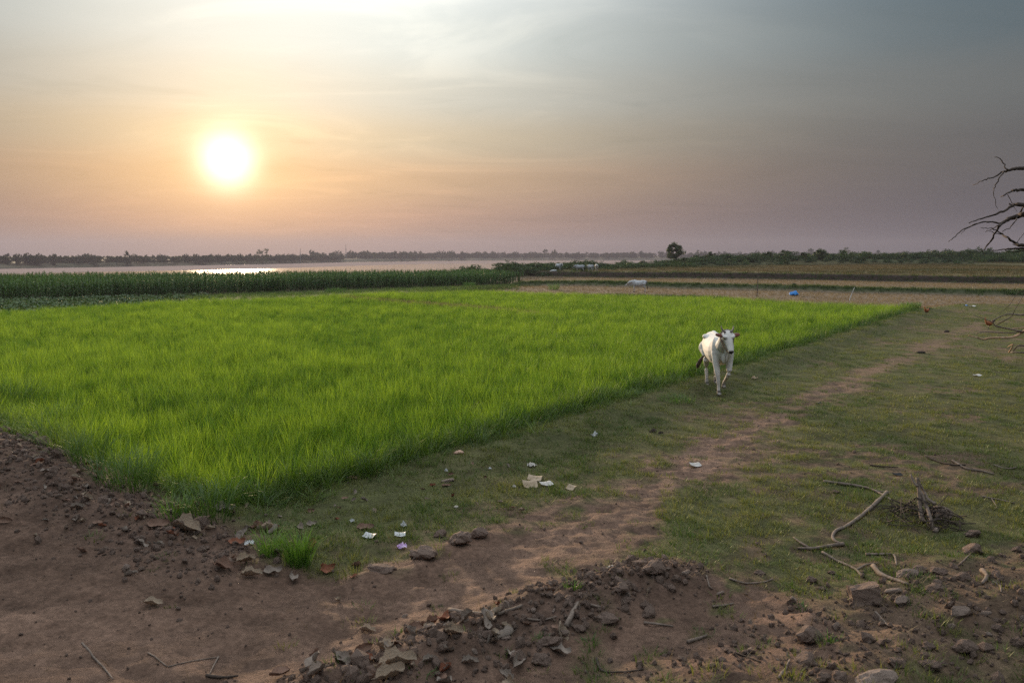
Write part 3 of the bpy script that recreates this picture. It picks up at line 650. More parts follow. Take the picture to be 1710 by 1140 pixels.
X, Y, rng = along([(118, 214), (160, 222), (230, 220), (300, 215)], 900, 5, 95); m = in_view(X, Y, 1.12, 6); X, Y = X[m], Y[m]
fin('cane_grass', X, Y, rng, 4, C_CANE, 'tall even green cane grass on the right end of the bank', 'grass', (.9, 1.3), .4 + .6 * rng.random(len(X)), .06, np.interp(X, [110, 140], [.5, 1.25]))

# woods on the far bank, one mass of trees each
C_WOOD = proto_collection('wood_tree', [])
rng = np.random.default_rng(97)
for i in range(7):
    v, f = leaf_cloud(rng, 420, 4.2 if i < 6 else 2.6, 3.2 if i < 6 else 4.6, 1.25, 18, 4.2 if i < 6 else 5.6)
    b0 = len(v); v += [(.3, 0, 0), (-.2, .25, 0), (-.2, -.25, 0), (.1, 0, 6), (-.1, .1, 6), (-.1, -.1, 6)]; f += [(b0, b0 + 1, b0 + 4, b0 + 3), (b0 + 1, b0 + 2, b0 + 5, b0 + 4), (b0 + 2, b0, b0 + 3, b0 + 5)]
    C_WOOD.objects.link(mesh_obj(f'wood_{i}', v, f, M_WOOD, link=False))
def wood(name, line, n, sd, seed, s, label):
    X, Y, rng = along(line, n, sd, seed); P = np.stack([X, Y, np.full(len(X), WL + 2.4)], 1); u = rng.uniform(*s, len(X)) * (.85 + .3 * fbm(X * .02, Y * .02, 2, 3))
    scatter(name, P, np.stack([0 * X, 0 * X, rng.uniform(0, 6.28, len(X))], 1), np.stack([u * 1.15, u * 1.15, u], 1), rng.random(len(X)), rng.integers(0, 7, len(X)), C_WOOD, label, 'wood')
def back(line, m): return [tuple(Vector(p) + Vector(p).normalized() * m) for p in line]
wood('near_wood', back(fb[0:6], 22), 900, 8, 98, (.52, .66), 'grey brown wood along the far bank at left, under the sun')
wood('distant_wood', back([at_z(560, 436.4, WL), at_z(640, 435.6, WL)] + fb[7:14], 45), 1500, 22, 99, (.95, 1.2), 'hazy bluish wood on the horizon across the river')

# ------------------------------------------------------------------ haze: the air itself
def haze_box(x0, x1, y0, y1, z0, z1, density):
    v = [(x, y, z) for z in (z0, z1) for (x, y) in ((x0, y0), (x1, y0), (x1, y1), (x0, y1))]
    o = mesh_obj('haze', v, [(3, 2, 1, 0), (4, 5, 6, 7), (0, 1, 5, 4), (1, 2, 6, 5), (2, 3, 7, 6), (3, 0, 4, 7)])
    m, t = new_mat('haze_air'); pv = t.nodes.new('ShaderNodeVolumePrincipled'); ou = t.nodes.new('ShaderNodeOutputMaterial'); t.links.new(pv.outputs[0], ou.inputs['Volume'])
    pv.inputs['Color'].default_value = (.22, .225, .30, 1); pv.inputs['Density'].default_value = density; pv.inputs['Anisotropy'].default_value = .38
    o.data.materials.append(m); o.display_type = 'WIRE'
    tag(o, 'thin pale evening haze over the whole landscape', 'haze', kind='stuff')
haze_box(-3800, 4000, -3800, 4350, -12, 75, .00030)

# ------------------------------------------------------------------ builders
def tube(path, radii, sides=7, wob=0.0, rng=None, cap=True):
    P = [Vector(p) for p in path]; n = len(P); V = []; FC = []
    for i, p in enumerate(P):
        t = (P[min(i + 1, n - 1)] - P[max(i - 1, 0)]).normalized(); a = t.cross(Vector((0, 0, 1)))
        if a.length < .05: a = t.cross(Vector((1, 0, 0)))
        a.normalize(); b = t.cross(a); r = radii[i] if isinstance(radii, (list, tuple)) else radii
        for k in range(sides):
            th = 6.2832 * k / sides; rr = r * (1 + (rng.normal(0, wob) if rng is not None and wob else 0)); V.append(tuple(p + a * math.cos(th) * rr + b * math.sin(th) * rr))
    for i in range(n - 1):
        for k in range(sides): q = i * sides; FC.append((q + k, q + (k + 1) % sides, q + sides + (k + 1) % sides, q + sides + k))
    if cap: FC.append(tuple(range(sides))[::-1]); FC.append(tuple(range((n - 1) * sides, n * sides)))
    return V, FC
def smooth_path(pts, sub=4):
    P = [Vector(p) for p in pts]; out = []
    for i in range(len(P) - 1):
        p0, p1, p2, p3 = P[max(i - 1, 0)], P[i], P[i + 1], P[min(i + 2, len(P) - 1)]
        for k in range(sub):
            t = k / sub; out.append(.5 * ((2 * p1) + (p2 - p0) * t + (2 * p0 - 5 * p1 + 4 * p2 - p3) * t * t + (3 * p1 - p0 - 3 * p2 + p3) * t ** 3))
    out.append(P[-1]); return out
def merge(parts):
    V, FC = [], []
    for v, f in parts: b = len(V); V += list(v); FC += [tuple(i + b for i in q) for q in f]
    return V, FC
def depth(p): return p.y * _cp - (p.z - CAM_Z) * _sp
def stand(root, *lines): pass

# ------------------------------------------------------------------ cattle
def ring_loft(rings, sides=20):                # rings: (centre, half width across Y, half height, tilt of the ring plane)
    V, FC = [], []
    n = len(rings)
    for (c, w, h, ax) in rings:
        c = Vector(c); up_ = Vector((-math.sin(ax), 0, math.cos(ax)))
        for k in range(sides): th = 6.2832 * k / sides; V.append(tuple(c + Vector((0, 1, 0)) * w * math.cos(th) + up_ * h * math.sin(th)))
    for i in range(n - 1):
        for k in range(sides): q = i * sides; FC.append((q + k, q + (k + 1) % sides, q + sides + (k + 1) % sides, q + sides + k))
    FC.append(tuple(range(sides))[::-1]); FC.append(tuple(range((n - 1) * sides, n * sides))); return V, FC
def ball(c, r, rot=None, seg=14):
    bm = bmesh.new(); bmesh.ops.create_uvsphere(bm, u_segments=seg, v_segments=10, radius=1); M = Matrix.Diagonal((*r, 1)) if not isinstance(r, (int, float)) else Matrix.Scale(r, 4)
    if rot: M = rot.to_matrix().to_4x4() @ M
    bm.transform(Matrix.Translation(c) @ M); bm.verts.index_update(); v = [tuple(x.co) for x in bm.verts]; f = [tuple(q.index for q in x.verts) for x in bm.faces]; bm.free(); return v, f
def limb(pts, radii, sub=3, sides=12):
    P = smooth_path(pts, sub); n = len(P); m = len(pts) - 1
    rr = [float(np.interp(i / sub, range(m + 1), radii)) for i in range(n)]
    out = [tube(P, rr, sides)]
    out.append(ball(P[-1], radii[-1], seg=10)); out.append(ball(P[0], radii[0], seg=10)); return out
def fuse(parts, voxel, smooth_it=3):
    v, f = merge(parts); o = mesh_obj('fuse_tmp', v, f)
    rm = o.modifiers.new('r', 'REMESH'); rm.mode = 'VOXEL'; rm.voxel_size = voxel; rm.use_smooth_shade = True
    sm = o.modifiers.new('s', 'SMOOTH'); sm.factor = .5; sm.iterations = smooth_it
    dg = bpy.context.evaluated_depsgraph_get(); me = bpy.data.meshes.new_from_object(o.evaluated_get(dg)); old = o.data
    bpy.data.objects.remove(o); bpy.data.meshes.remove(old); me.shade_smooth(); return me
from mathutils import Euler, Quaternion
HEADPIV = Vector((.90, 0, 1.16))
def build_cow(name, pose, loc, heading, scale, label, group, voxel=.014, white=(.70, .665, .62), halter=False, grp=None):
    P = []
    P.append(ring_loft([((-.80, 0, 1.00), .06, .09, 0), ((-.76, 0, .985), .14, .17, 0), ((-.66, 0, .955), .205, .225, 0), ((-.50, 0, .92), .25, .26, 0), ((-.25, 0, .865), .262, .295, 0),
                        ((0, 0, .845), .27, .305, 0), ((.22, 0, .855), .26, .30, 0), ((.42, 0, .89), .215, .275, 0), ((.56, 0, .93), .165, .225, 0), ((.66, 0, .96), .10, .14, 0)]))
    P.append(ball((.34, 0, 1.165), (.15, .065, .085)))                                       # hump
    P.append(tube([(-.78, 0, 1.09), (-.5, 0, 1.155), (-.1, 0, 1.125), (.3, 0, 1.13)], [.05, .06, .05, .06], 10))      # backbone
    for s in (-1, 1):
        P.append(ball((-.46, s * .175, 1.085), (.10, .075, .055))); P.append(ball((-.77, s * .10, 1.02), (.05, .045, .05)))      # hip and pin bones
        P.append(ball((.40, s * .15, .93), (.13, .08, .24)))                                   # shoulder blade
    hd = pose['head']; hp = Vector(hd['poll']); pit, yaw = hd['pitch'], hd['yaw']
    Q = Euler((0, pit, yaw)).to_quaternion()
    def H(x, y, z): return hp + Q @ (Vector((x, y, z)) * .93)                                     # head frame: x along the face to the muzzle
    P.append(tube(smooth_path([(.42, 0, 1.0), (.62, 0, 1.03), hp.lerp(Vector((.62, 0, 1.03)), .35) + Vector((0, 0, .01)), H(.02, 0, -.06)], 4),
                  [float(x) for x in np.interp(np.linspace(0, 1, 13), [0, .4, .75, 1], [.20, .165, .125, .095])], 14))
    dl = [Vector((.66, 0, .80)), hp.lerp(Vector((.6, 0, .9)), .5) + Vector((0, 0, -.11)), H(.10, 0, -.15)]
    for a, b in zip(dl[:-1], dl[1:]):
        for t in (0, .25, .5, .75, 1): c = a.lerp(b, t); P.append(ball(c, (.075, .028, .10)))   # dewlap
    P.append(ball((.62, 0, .80), (.09, .06, .16)))
    # head
    hr = [(-.03, .075, .075), (.03, .105, .105), (.10, .108, .112), (.20, .088, .10), (.30, .068, .08), (.38, .064, .066), (.435, .058, .056), (.455, .035, .035)]
    V, FC = [], []
    for (x, w, h) in hr:
        for k in range(16): th = 6.2832 * k / 16; V.append(tuple(H(x, w * math.cos(th), -.045 + h * math.sin(th) * (1 if math.sin(th) < 0 else .72))))
    for i in range(len(hr) - 1):
        for k in range(16): q = i * 16; FC.append((q + k, q + (k + 1) % 16, q + 16 + (k + 1) % 16, q + 16 + k))
    FC.append(tuple(range(16))[::-1]); FC.append(tuple(range((len(hr) - 1) * 16, len(hr) * 16))); P.append((V, FC))
    for s in (-1, 1):
        P.append(ball(H(.115, s * .085, .015), .032))                                          # brow
        e = Q @ Euler((0, R(60), s * R(14))).to_quaternion()
        P.append(ball(H(.045, s * .18, -.03), (.032 if voxel < .02 else .04, .105, .056), e))      # ear
    for key in ('fr', 'fl', 'hr', 'hl'):
        pts, rad = pose[key]; P += limb(pts, rad)
        foot = Vector(pts[-1]); P.append(ball((foot.x + .02, foot.y, foot.z), (.062, .05, .042)))
    P += limb([(-.79, 0, 1.08), (-.85, -.01, .98), (-.87, -.03, .78), (-.85, -.07 + pose.get('tail', 0) * .4, .58)], [.034, .028, .02, .018], 4, 8)
    me = fuse(P, voxel, 3)
    # coat colours belong to the animal: white, dark muzzle and hooves, reddish inside of the ears, tan lower legs
    n = len(me.vertices); co = np.empty(n * 3, np.float32); me.vertices.foreach_get('co', co); co = co.reshape(-1, 3); no = np.empty(n * 3, np.float32); me.vertices.foreach_get('normal', no); no = no.reshape(-1, 3)
    col_ = np.ones((n, 4), np.float32); col_[:, :3] = white
    def lay(m, c): m = np.clip(m, 0, 1)[:, None]; col_[:, :3] = col_[:, :3] * (1 - m) + np.array(c) * m
    Qi = Q.inverted(); Mi = np.array(Qi.to_matrix()); hl = (co - np.array(hp)) @ Mi.T / .93; hn = no @ Mi.T
    lay(.30 * ss(.55, .25, co[:, 2]) if False else .30 * (1 - ss(.15, .55, co[:, 2])), (.42, .32, .26))
    lay(.35 * (1 - ss(.45, .70, co[:, 2])) * ss(-.3, .3, np.abs(co[:, 1]) * 0 + .3), (.62, .52, .46))
    inhead = (hl[:, 0] > -.08) & (np.abs(hl[:, 1]) < .34) & (np.abs(hl[:, 2]) < .22) & (hl[:, 0] < .6)
    lay(inhead * ss(.395, .425, hl[:, 0]), (.035, .026, .026))
    lay(inhead * ss(.13, .155, np.abs(hl[:, 1])) * ss(-.15, .25, no[:, 0]), (.16, .055, .038))
    lay(inhead * .35 * np.exp(-((hl[:, 0] - .125) / .03) ** 2 - ((np.abs(hl[:, 1]) - .095) / .03) ** 2), (.08, .06, .055))
    for key in ('fr', 'fl', 'hr', 'hl'):
        ft = np.array(pose[key][0][-1]); d = np.linalg.norm(co - ft, axis=1); lay(1 - ss(.055, .085, d), (.075, .06, .055))
        kn = np.array(pose[key][0][2]); d = np.linalg.norm(co - kn, axis=1); lay(.22 * (1 - ss(.03, .08, d)), (.36, .27, .22))
    lay(pose.get('dark_rear', 0) * ss(-.72, -.80, co[:, 0]) if False else pose.get('dark_rear', 0) * (1 - ss(-.80, -.68, co[:, 0])), (.08, .07, .07))
    a = me.attributes.new('hide', 'FLOAT_COLOR', 'POINT'); a.data.foreach_set('color', col_.ravel()); me.materials.append(M_HIDE)
    root = empty(name, loc, heading); root.scale = (scale,) * 3
    b = bpy.data.objects.new('body', me); COL.objects.link(b); b.parent = root
    for s in (-1, 1):
        hn_ = [H(-.01, s * .06, .0), H(-.045, s * .105, .015), H(-.095, s * .135, .03), H(-.14, s * .137, .045)]
        v, f = tube(smooth_path(hn_, 4), [float(x) for x in np.linspace(.025, .008, 13)], 9); mesh_obj('horn', v, f, M_HORN, root, True)
        mesh_obj('eye', *ball(H(.125, s * .093, .0), .02, seg=10), M_EYE, root, True)
    tl = Vector((-.85, -.07 + pose.get('tail', 0) * .4, .58)); tb = Vector((-.88, -.09 + pose.get('tail', 0), .33))
    v, f = tube(smooth_path([tl + Vector((0, 0, .05)), tl.lerp(tb, .35) + Vector((-.02, -.035, 0)), tl.lerp(tb, .75) + Vector((-.02, -.03, 0)), tb], 3), [.018, .026, .034, .042, .045, .046, .042, .034, .022, .006], 9, .12, np.random.default_rng(3)); mesh_obj('tail_tuft', v, f, M_DARKTWIG, root, True)
    if halter:
        ringp = []; nb_ = hp.lerp(Vector((.62, 0, 1.03)), .30)
        for k in range(25):                                                      # loose loop from behind the horns down under the jaw
            th = 6.2832 * k / 24; lo = max(0, -math.sin(th)); ringp.append(nb_ + Vector((-.02 + .17 * lo, .135 * math.cos(th) * (1 - .25 * lo), (.135 if math.sin(th) > 0 else .27) * math.sin(th))))
        v, f = tube(ringp, .013, 7); mesh_obj('neck_rope', v, f, M_ROPE, root, True)
    tag(root, label, 'cow', group); return root
FR = [.10, .072, .048, .031, .034, .044]; HRR = [.165, .100, .046, .034, .036, .044]
WALK = dict(head=dict(poll=(.91, -.01, 1.30), pitch=R(60), yaw=R(15)), tail=-.16,
    fr=([(.44, -.13, .84), (.49, -.135, .64), (.58, -.115, .40), (.61, -.10, .20), (.625, -.10, .10), (.66, -.10, .04)], FR),
    fl=([(.44, .13, .84), (.47, .13, .63), (.53, .11, .42), (.36, .085, .27), (.29, .075, .20), (.28, .07, .13)], FR),
    hr=([(-.56, -.14, .84), (-.40, -.15, .68), (-.56, -.13, .44), (-.50, -.125, .22), (-.49, -.125, .10), (-.45, -.125, .04)], HRR),
    hl=([(-.58, .14, .84), (-.50, .15, .67), (-.76, .12, .47), (-.74, .11, .23), (-.76, .11, .11), (-.73, .11, .05)], HRR))
def stance(head, **kw):
    d = dict(head=head, fr=([(.44, -.13, .84), (.45, -.135, .64), (.47, -.12, .40), (.46, -.115, .20), (.46, -.115, .10), (.49, -.115, .04)], FR),
             fl=([(.44, .13, .84), (.42, .13, .64), (.40, .12, .40), (.37, .115, .20), (.36, .115, .10), (.39, .115, .04)], FR),
             hr=([(-.56, -.14, .84), (-.46, -.15, .68), (-.64, -.13, .45), (-.60, -.125, .22), (-.60, -.125, .10), (-.56, -.125, .04)], HRR),
             hl=([(-.56, .14, .84), (-.50, .15, .68), (-.70, .13, .45), (-.68, .125, .22), (-.68, .125, .10), (-.64, .125, .04)], HRR)); d.update(kw); return d
p = on_ground(1200, 661); ux = Vector((-.05, -1.0)).normalized()
hd_ = math.atan2(ux.y, ux.x)
S_ = .95; off = Matrix.Rotation(hd_, 2) @ (Vector((.64, -.10)) * S_); cx_, cy_ = p.x - off.x, p.y - off.y
build_cow('cow', WALK, (cx_, cy_, max(gz(cx_, cy_), p.z) + .0), hd_, S_, 'white zebu cow walking towards the camera along the grassy path', 'cattle', .0125, halter=True)
GRAZE = stance(dict(poll=(1.02, 0, .92), pitch=R(38), yaw=R(4)), dark_rear=.75)
def far_cow(px, py, ang, pose, label, s=1.0, voxel=.022, white=(.62, .62, .62)):
    p = on_ground(px, py); return build_cow('cow', pose, (p.x, p.y, p.z), R(ang), s, label, 'cattle', voxel, white)
far_cow(1066, 488, 166, GRAZE, 'pale grey cow grazing head down at the back edge of the rice', .84, .022, (.50, .50, .51))
far_cow(933, 457, -60, stance(dict(poll=(.93, .03, 1.2), pitch=R(55), yaw=R(30))), 'leftmost of the distant white cows, facing the camera', .92, .03, (.50, .50, .51))
far_cow(968, 454.5, 160, stance(dict(poll=(1.0, 0, 1.0), pitch=R(45), yaw=R(5))), 'distant grey cow facing left, second from the left of the far group', .88, .03, (.36, .37, .39))
far_cow(986, 454, 118, stance(dict(poll=(1.02, 0, .92), pitch=R(40), yaw=R(0))), 'distant grey cow grazing between two others before the river bank', .88, .03, (.38, .39, .41))
far_cow(996, 453.4, 88, stance(dict(poll=(.95, 0, 1.12), pitch=R(50), yaw=R(0))), 'rightmost distant pale cow seen from behind near the bank', .92, .03, (.48, .46, .43))

# ------------------------------------------------------------------ chickens
def build_hen(loc, heading, label):
    P = [ball((0, 0, .20), (.115, .075, .085), Euler((0, R(-12), 0)).to_quaternion()), tube([(.07, 0, .22), (.11, 0, .30), (.125, 0, .345)], [.055, .036, .028], 10), ball((.13, 0, .355), .031),
         tube([(-.08, 0, .22), (-.15, 0, .29), (-.20, 0, .33)], [.05, .035, .012], 8), tube([(.15, 0, .355), (.18, 0, .345)], [.012, .003], 6)]
    me = fuse(P, .008, 2); n = len(me.vertices); co = np.empty(n * 3, np.float32); me.vertices.foreach_get('co', co); co = co.reshape(-1, 3)
    c = np.ones((n, 4), np.float32); c[:, :3] = (.34, .10, .03); m = (1 - ss(-.13, -.09, co[:, 0]))[:, None]; c[:, :3] = c[:, :3] * (1 - m) + np.array((.03, .02, .02)) * m
    m = (ss(.25, .30, co[:, 2]) * ss(.05, .08, co[:, 0]))[:, None]; c[:, :3] = c[:, :3] * (1 - m) + np.array((.45, .17, .04)) * m
    a = me.attributes.new('hide', 'FLOAT_COLOR', 'POINT'); a.data.foreach_set('color', c.ravel()); me.materials.append(M_FEATHER)
    root = empty('chicken', loc, heading); b = bpy.data.objects.new('body', me); COL.objects.link(b); b.parent = root
    for s in (-1, 1): mesh_obj('leg', *merge([tube([(0, s * .03, .15), (.012, s * .03, .07), (0, s * .03, .005)], [.014, .008, .007], 6), tube([(-.02, s * .03, .006), (.045, s * .03, .006)], [.005, .004], 5)]), M_HORN, root)
    mesh_obj('comb', *ball((.128, 0, .388), (.024, .006, .016)), M_COMB, root, True)
    return tag(root, label, 'chicken', 'chickens on the turf')
p = on_ground(1547, 526); build_hen(p, R(200), 'small reddish chicken on the turf beside the far corner of the rice')
p = on_ground(1651, 549); build_hen(p, R(165), 'larger looking reddish chicken beside the bare fallen branches at right')

# ------------------------------------------------------------------ trees and bushes one can tell apart
def build_tree(name, px, y, base_py, top_py, wpx, label, group=None, leaves=1500, cat='tree', trunk=.3, seed=1, lpx=2.2, mat=None, clusters=22, squash=1.0):
    b = at_d(px, base_py, y); t = at_d(px, top_py, y); h = t.z - b.z; r = wpx * y / F / 2; rng = np.random.default_rng(seed)
    root = empty(name, b); th = h * trunk
    parts = [tube([(0, 0, -.4), (.02 * h, 0, th * .6), (.01 * h, .01 * h, h * .7)], [h * .035, h * .026, h * .008], 8)]
    for k in range(6):
        a = rng.random() * 6.28; z0 = th * (.5 + .5 * rng.random()); parts.append(tube([(.01 * h, 0, z0), (r * .4 * math.cos(a), r * .4 * math.sin(a), z0 + h * .22), (r * .75 * math.cos(a), r * .75 * math.sin(a), h * rng.uniform(.5, .85))], [h * .018, h * .011, h * .004], 6))
    mesh_obj('trunk', *merge(parts), M_BARK, root)
    ch = (h - th * .7) / 2; v, f = leaf_cloud(rng, leaves, r * .82, ch * .78, lpx * y / F, clusters, th * .7 + ch)
    mesh_obj('crown', v, f, mat or M_TREE, root); return tag(root, label, cat, group)
build_tree('bushy_tree', 1129, 188, 436, 404, 37, 'lone dark bushy tree on the bank where the river ends', leaves=4200, trunk=.16, seed=5, lpx=2.2, clusters=40)
GB = 'bushes rising above the scrub'
for i, (px, bp, tp, w, lb) in enumerate([(1187, 432, 420, 17, 'small dark bush just right of the lone bushy tree'), (1310, 430, 416, 26, 'wide dark bush standing above the middle of the scrubby bank'),
        (1282, 429, 420, 16, 'low thin bush left of the wide dark bush on the bank'), (1369, 429, 417, 24, 'dark bush on the bank right of the wide dark bush'), (1341, 429, 421, 12, 'tiny bush between the two dark bushes on the bank')]):
    build_tree('bush', px, 214, bp, tp, w, lb, GB, 700, 'bush', .2, 20 + i, 2.6, None, 12)
GF = 'single trees standing out of the far woods'
for i, (px, y, bp, tp, w, lb) in enumerate([(438, 690, 441, 410, 26, 'tallest tree of the left wood, standing right below the sun'), (213, 600, 444, 418, 15, 'tree rising above the left wood, halfway to its left end'), (92, 560, 446, 420, 10, 'thin tree rising above the wood near the left edge'),
        (911, 1500, 432, 415.5, 12, 'pointed hazy tree on the horizon beyond the river'), (927, 1500, 432, 416, 7, 'narrow hazy tree just right of the pointed tree on the horizon'),
        (1353, 1500, 431, 412, 11, 'hazy pointed tree behind the dark bush on the bank'), (1413, 1500, 431, 412, 22, 'broad hazy tree cluster behind the right scrub'), (1370, 1500, 431, 414, 15, 'hazy tree right behind the second dark bush'),
        (1165, 1500, 431, 416, 6, 'slim hazy tree just right of the lone bushy tree'), (1465, 1500, 431, 416, 9, 'small hazy tree above the scrub right of the broad cluster'), (1550, 1500, 430, 415, 9, 'small hazy tree above the cane grass at right')]):
    build_tree('tree', px, y, bp, tp, w, lb, GF, 900, 'tree', .1, 40 + i, 1.8, None, 18)
for px, y, bp, tp, lb in ((578, 900, 436, 408, 'thin taller mast far off right of the sun'), (502, 850, 437, 415, 'thin shorter mast far off nearer the sun')):
    b = at_d(px, bp, y); t = at_d(px, tp, y); h = t.z - b.z
    root = empty('mast', b); mesh_obj('pole', *tube([(0, 0, -1), (0, 0, h)], [.35, .2], 6), M_MAST, root)
    for k in range(3): a = k * 2.1; mesh_obj('guy_wire', *tube([(0, 0, h * .8), (math.cos(a) * h * .3, math.sin(a) * h * .3, -1)], .04, 4), M_MAST, root)
    tag(root, lb, 'mast', 'masts on the far bank')

# weed clumps at the back of the rice
def clump(name, px, py, h, spread, n, w, mat, label, cat='grass', lean=.2, droop=.8, seed=1, group=None):
    p = on_ground(px, py); v, f = blades(n, h, w, spread, lean, droop, np.random.default_rng(seed), 5); o = mesh_obj(name, v, f, mat, loc=p); return tag(o, label, cat, group)
GC = 'grass clumps beside the rice'
clump('weed_clump', 784, 479, .75, .55, 420, .018, M_TUFT, 'rounded green weed clump at the right end of the maize', seed=1, group=GC)
clump('weed_clump', 560, 488, .6, .9, 380, .018, M_TUFT, 'low wide weed clump at the back of the rice before the maize', seed=2, group=GC)
clump('weed_clump', 925, 484, .8, .5, 160, .016, M_TUFT, 'thin weed clump behind the rice left of the grazing cow', seed=3, group=GC)
clump('weed_clump', 1520, 517, .55, .45, 260, .02, M_TUFT, 'dark leafy weed at the far right corner of the rice', seed=4, group=GC)
clump('grass_clump', 498, 943, .40, .10, 260, .006, M_TUFT, 'big upright green grass clump where turf meets the bare track', seed=5, lean=.25, droop=.75, group=GC)
clump('grass_clump', 450, 928, .34, .08, 130, .006, M_TUFT, 'smaller grass clump leaning left behind the big upright clump', seed=6, lean=.35, droop=.9, group=GC)
clump('grass_clump', 660, 745, .42, .22, 170, .007, M_TUFT, 'pale tussock at the rice edge left of the pink stone', seed=7, group=GC)
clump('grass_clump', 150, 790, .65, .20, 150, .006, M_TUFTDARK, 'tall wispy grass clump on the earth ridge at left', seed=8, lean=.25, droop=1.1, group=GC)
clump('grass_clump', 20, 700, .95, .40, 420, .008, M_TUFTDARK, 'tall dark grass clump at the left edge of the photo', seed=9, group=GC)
clump('grass_clump', 290, 865, .36, .14, 90, .007, M_TUFT, 'sparse broad bladed clump at the near corner of the rice', seed=10, lean=.4, droop=.9, group=GC)
clump('grass_clump', 1130, 668, .17, .35, 420, .005, M_TUFT, 'low green tussock on the path just left of the cow', seed=11, lean=.5, group=GC)
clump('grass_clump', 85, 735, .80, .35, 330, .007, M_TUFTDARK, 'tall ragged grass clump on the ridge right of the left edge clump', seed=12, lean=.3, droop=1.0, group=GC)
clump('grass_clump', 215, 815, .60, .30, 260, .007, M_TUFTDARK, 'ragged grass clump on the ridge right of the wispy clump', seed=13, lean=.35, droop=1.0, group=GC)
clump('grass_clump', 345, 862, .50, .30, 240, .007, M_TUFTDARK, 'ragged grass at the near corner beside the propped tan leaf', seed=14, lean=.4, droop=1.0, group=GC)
clump('grass_clump', 570, 790, .42, .25, 200, .007, M_TUFT, 'loose tussock at the rice edge right of the plastic bag', seed=15, lean=.4, droop=1.0, group=GC)
for i, (px, py, s, lb) in enumerate([(1385, 1075, .12, 'bright green sprig beside the round clod at lower right'), (985, 1075, .10, 'tiny green sprig in the middle of the earth heap'), (955, 985, .12, 'green sprig at the upper left foot of the earth heap'), (1340, 1015, .09, 'low green sprig on the soil left of the big square clod'), (903, 1070, .08, 'tiny green sprig left of the round heap clod')]):
    clump('sprig', px, py, s, .05, 40, .007, M_TUFT, lb, 'plant', .5, .7, 30 + i, 'green sprigs in the rubble')

# ------------------------------------------------------------------ field bits far back
def post(name, px, base, top, tpx, w, mat, label):
    p = on_ground(px, base); q = at_d(tpx, top, p.y); v, f = tube([Vector((0, 0, -.15)), (q - p) * .5 + Vector((.01, .02, 0)), q - p], [w, w * .95, w * .8], 8); o = mesh_obj(name, v, f, mat, loc=p); return tag(o, label, 'post', 'posts at the back of the rice')
post('wooden_post', 1264, 496, 460, 1266, .035, M_BARK, 'thin upright wooden post behind the rice')
post('leaning_pole', 1417, 502, 480, 1427, .030, M_POLE, 'pale leaning pole at the back of the rice')
post('thin_stick', 1361, 488, 477, 1372, .015, M_BARK, 'thin leaning stick in the stubble behind the blue tarpaulin')
p = on_ground(1327, 494); rng = np.random.default_rng(8)
v, f = icorock(rng, 3, .10); v = [(x * .38, y * .26, max(z, -.2) * .25 * (1 - .35 * abs(x)) + .04 * math.sin(7 * x + 3 * y)) for x, y, z in v]
r_ = empty('tarpaulin_bundle', p); mesh_obj('tarpaulin', v, f, M_BLUE, r_, True, loc=(0, 0, .15)); v2, f2 = icorock(rng, 2, .15); mesh_obj('load', [(x * .33, y * .22, z * .11) for x, y, z in v2], f2, M_BLACK, r_, True, loc=(0, 0, .06))
tag(r_, 'bright blue tarpaulin bundle lying at the back of the rice', 'tarpaulin')
p = on_ground(1326, 478); V = []; FC = []
for i in range(24):
    for k in range(10):
        a = 6.2832 * i / 24; b = 6.2832 * k / 10; r = .24 + .075 * math.cos(b); V.append((r * math.cos(a), .08 * math.sin(b), r * math.sin(a)))
for i in range(24):
    for k in range(10): FC.append((i * 10 + k, ((i + 1) % 24) * 10 + k, ((i + 1) % 24) * 10 + (k + 1) % 10, i * 10 + (k + 1) % 10))
o = mesh_obj('half_buried_tyre', V, FC, M_BLACK, None, True, loc=p); tag(o, 'small black arch like a half buried tyre in the stubble', 'tyre')
p = on_ground(924, 461); v, f = merge([ball((0, 0, .1), (.38, .25, .16)), ball((.3, .05, .12), (.2, .18, .13)), ball((-.32, 0, .06), (.18, .2, .1))]); o = mesh_obj('pale_heap', v, f, M_PLASTIC, None, True, loc=p); tag(o, 'small pale heap on the ground left of the distant cows', 'heap')

# ------------------------------------------------------------------ dead tree at the right edge; the trunk stands just outside the frame
def px_path(pts, y, wander=.0, seed=0):
    r = random.Random(seed); return [at_d(a, b, y + r.uniform(-wander, wander)) for a, b in pts]
DT = empty('dead_tree', at_d(1905, 700, 12.6)); tp = DT.location.copy(); tp.z = gz(tp.x, tp.y); DT.location = tp
def dt(name, pts, r0, r1, seed, parent=None, y=12.6, mat=None):
    P = smooth_path(px_path(pts, y, .16, seed), 4); rr = [r0 + (r1 - r0) * i / (len(P) - 1) for i in range(len(P))]; rng = np.random.default_rng(seed)
    P = [q + Vector(rng.normal(0, .006, 3)) for q in P]; o = mesh_obj(name, *tube([q - tp for q in P], rr, 7, .12, rng), mat or M_DARKTWIG, parent or DT, True); return o
top_z = at_d(1890, 240, 12.6).z
mesh_obj('trunk', *tube(smooth_path([Vector((0, 0, -.3)), Vector((-.08, .05, 1.2)), Vector((.05, 0, 2.6)), Vector((-.02, .1, top_z - tp.z))], 5), [.17, .165, .16, .15, .145, .14, .13, .125, .12, .11, .10, .09, .08, .065, .05, .03], 10, .06, np.random.default_rng(1)), M_BARK, DT, True)
B1 = dt('limb', [(1900, 330), (1820, 300), (1760, 284), (1710, 281.5), (1697, 281.5), (1685, 284), (1677, 286.5)], .045, .016, 1)
dt('twig', [(1677, 286.5), (1662, 295), (1650, 299), (1640, 302), (1626, 310)], .014, .004, 2, B1); dt('twig', [(1681, 284), (1675, 272), (1670, 266), (1663, 262)], .011, .005, 3, B1)
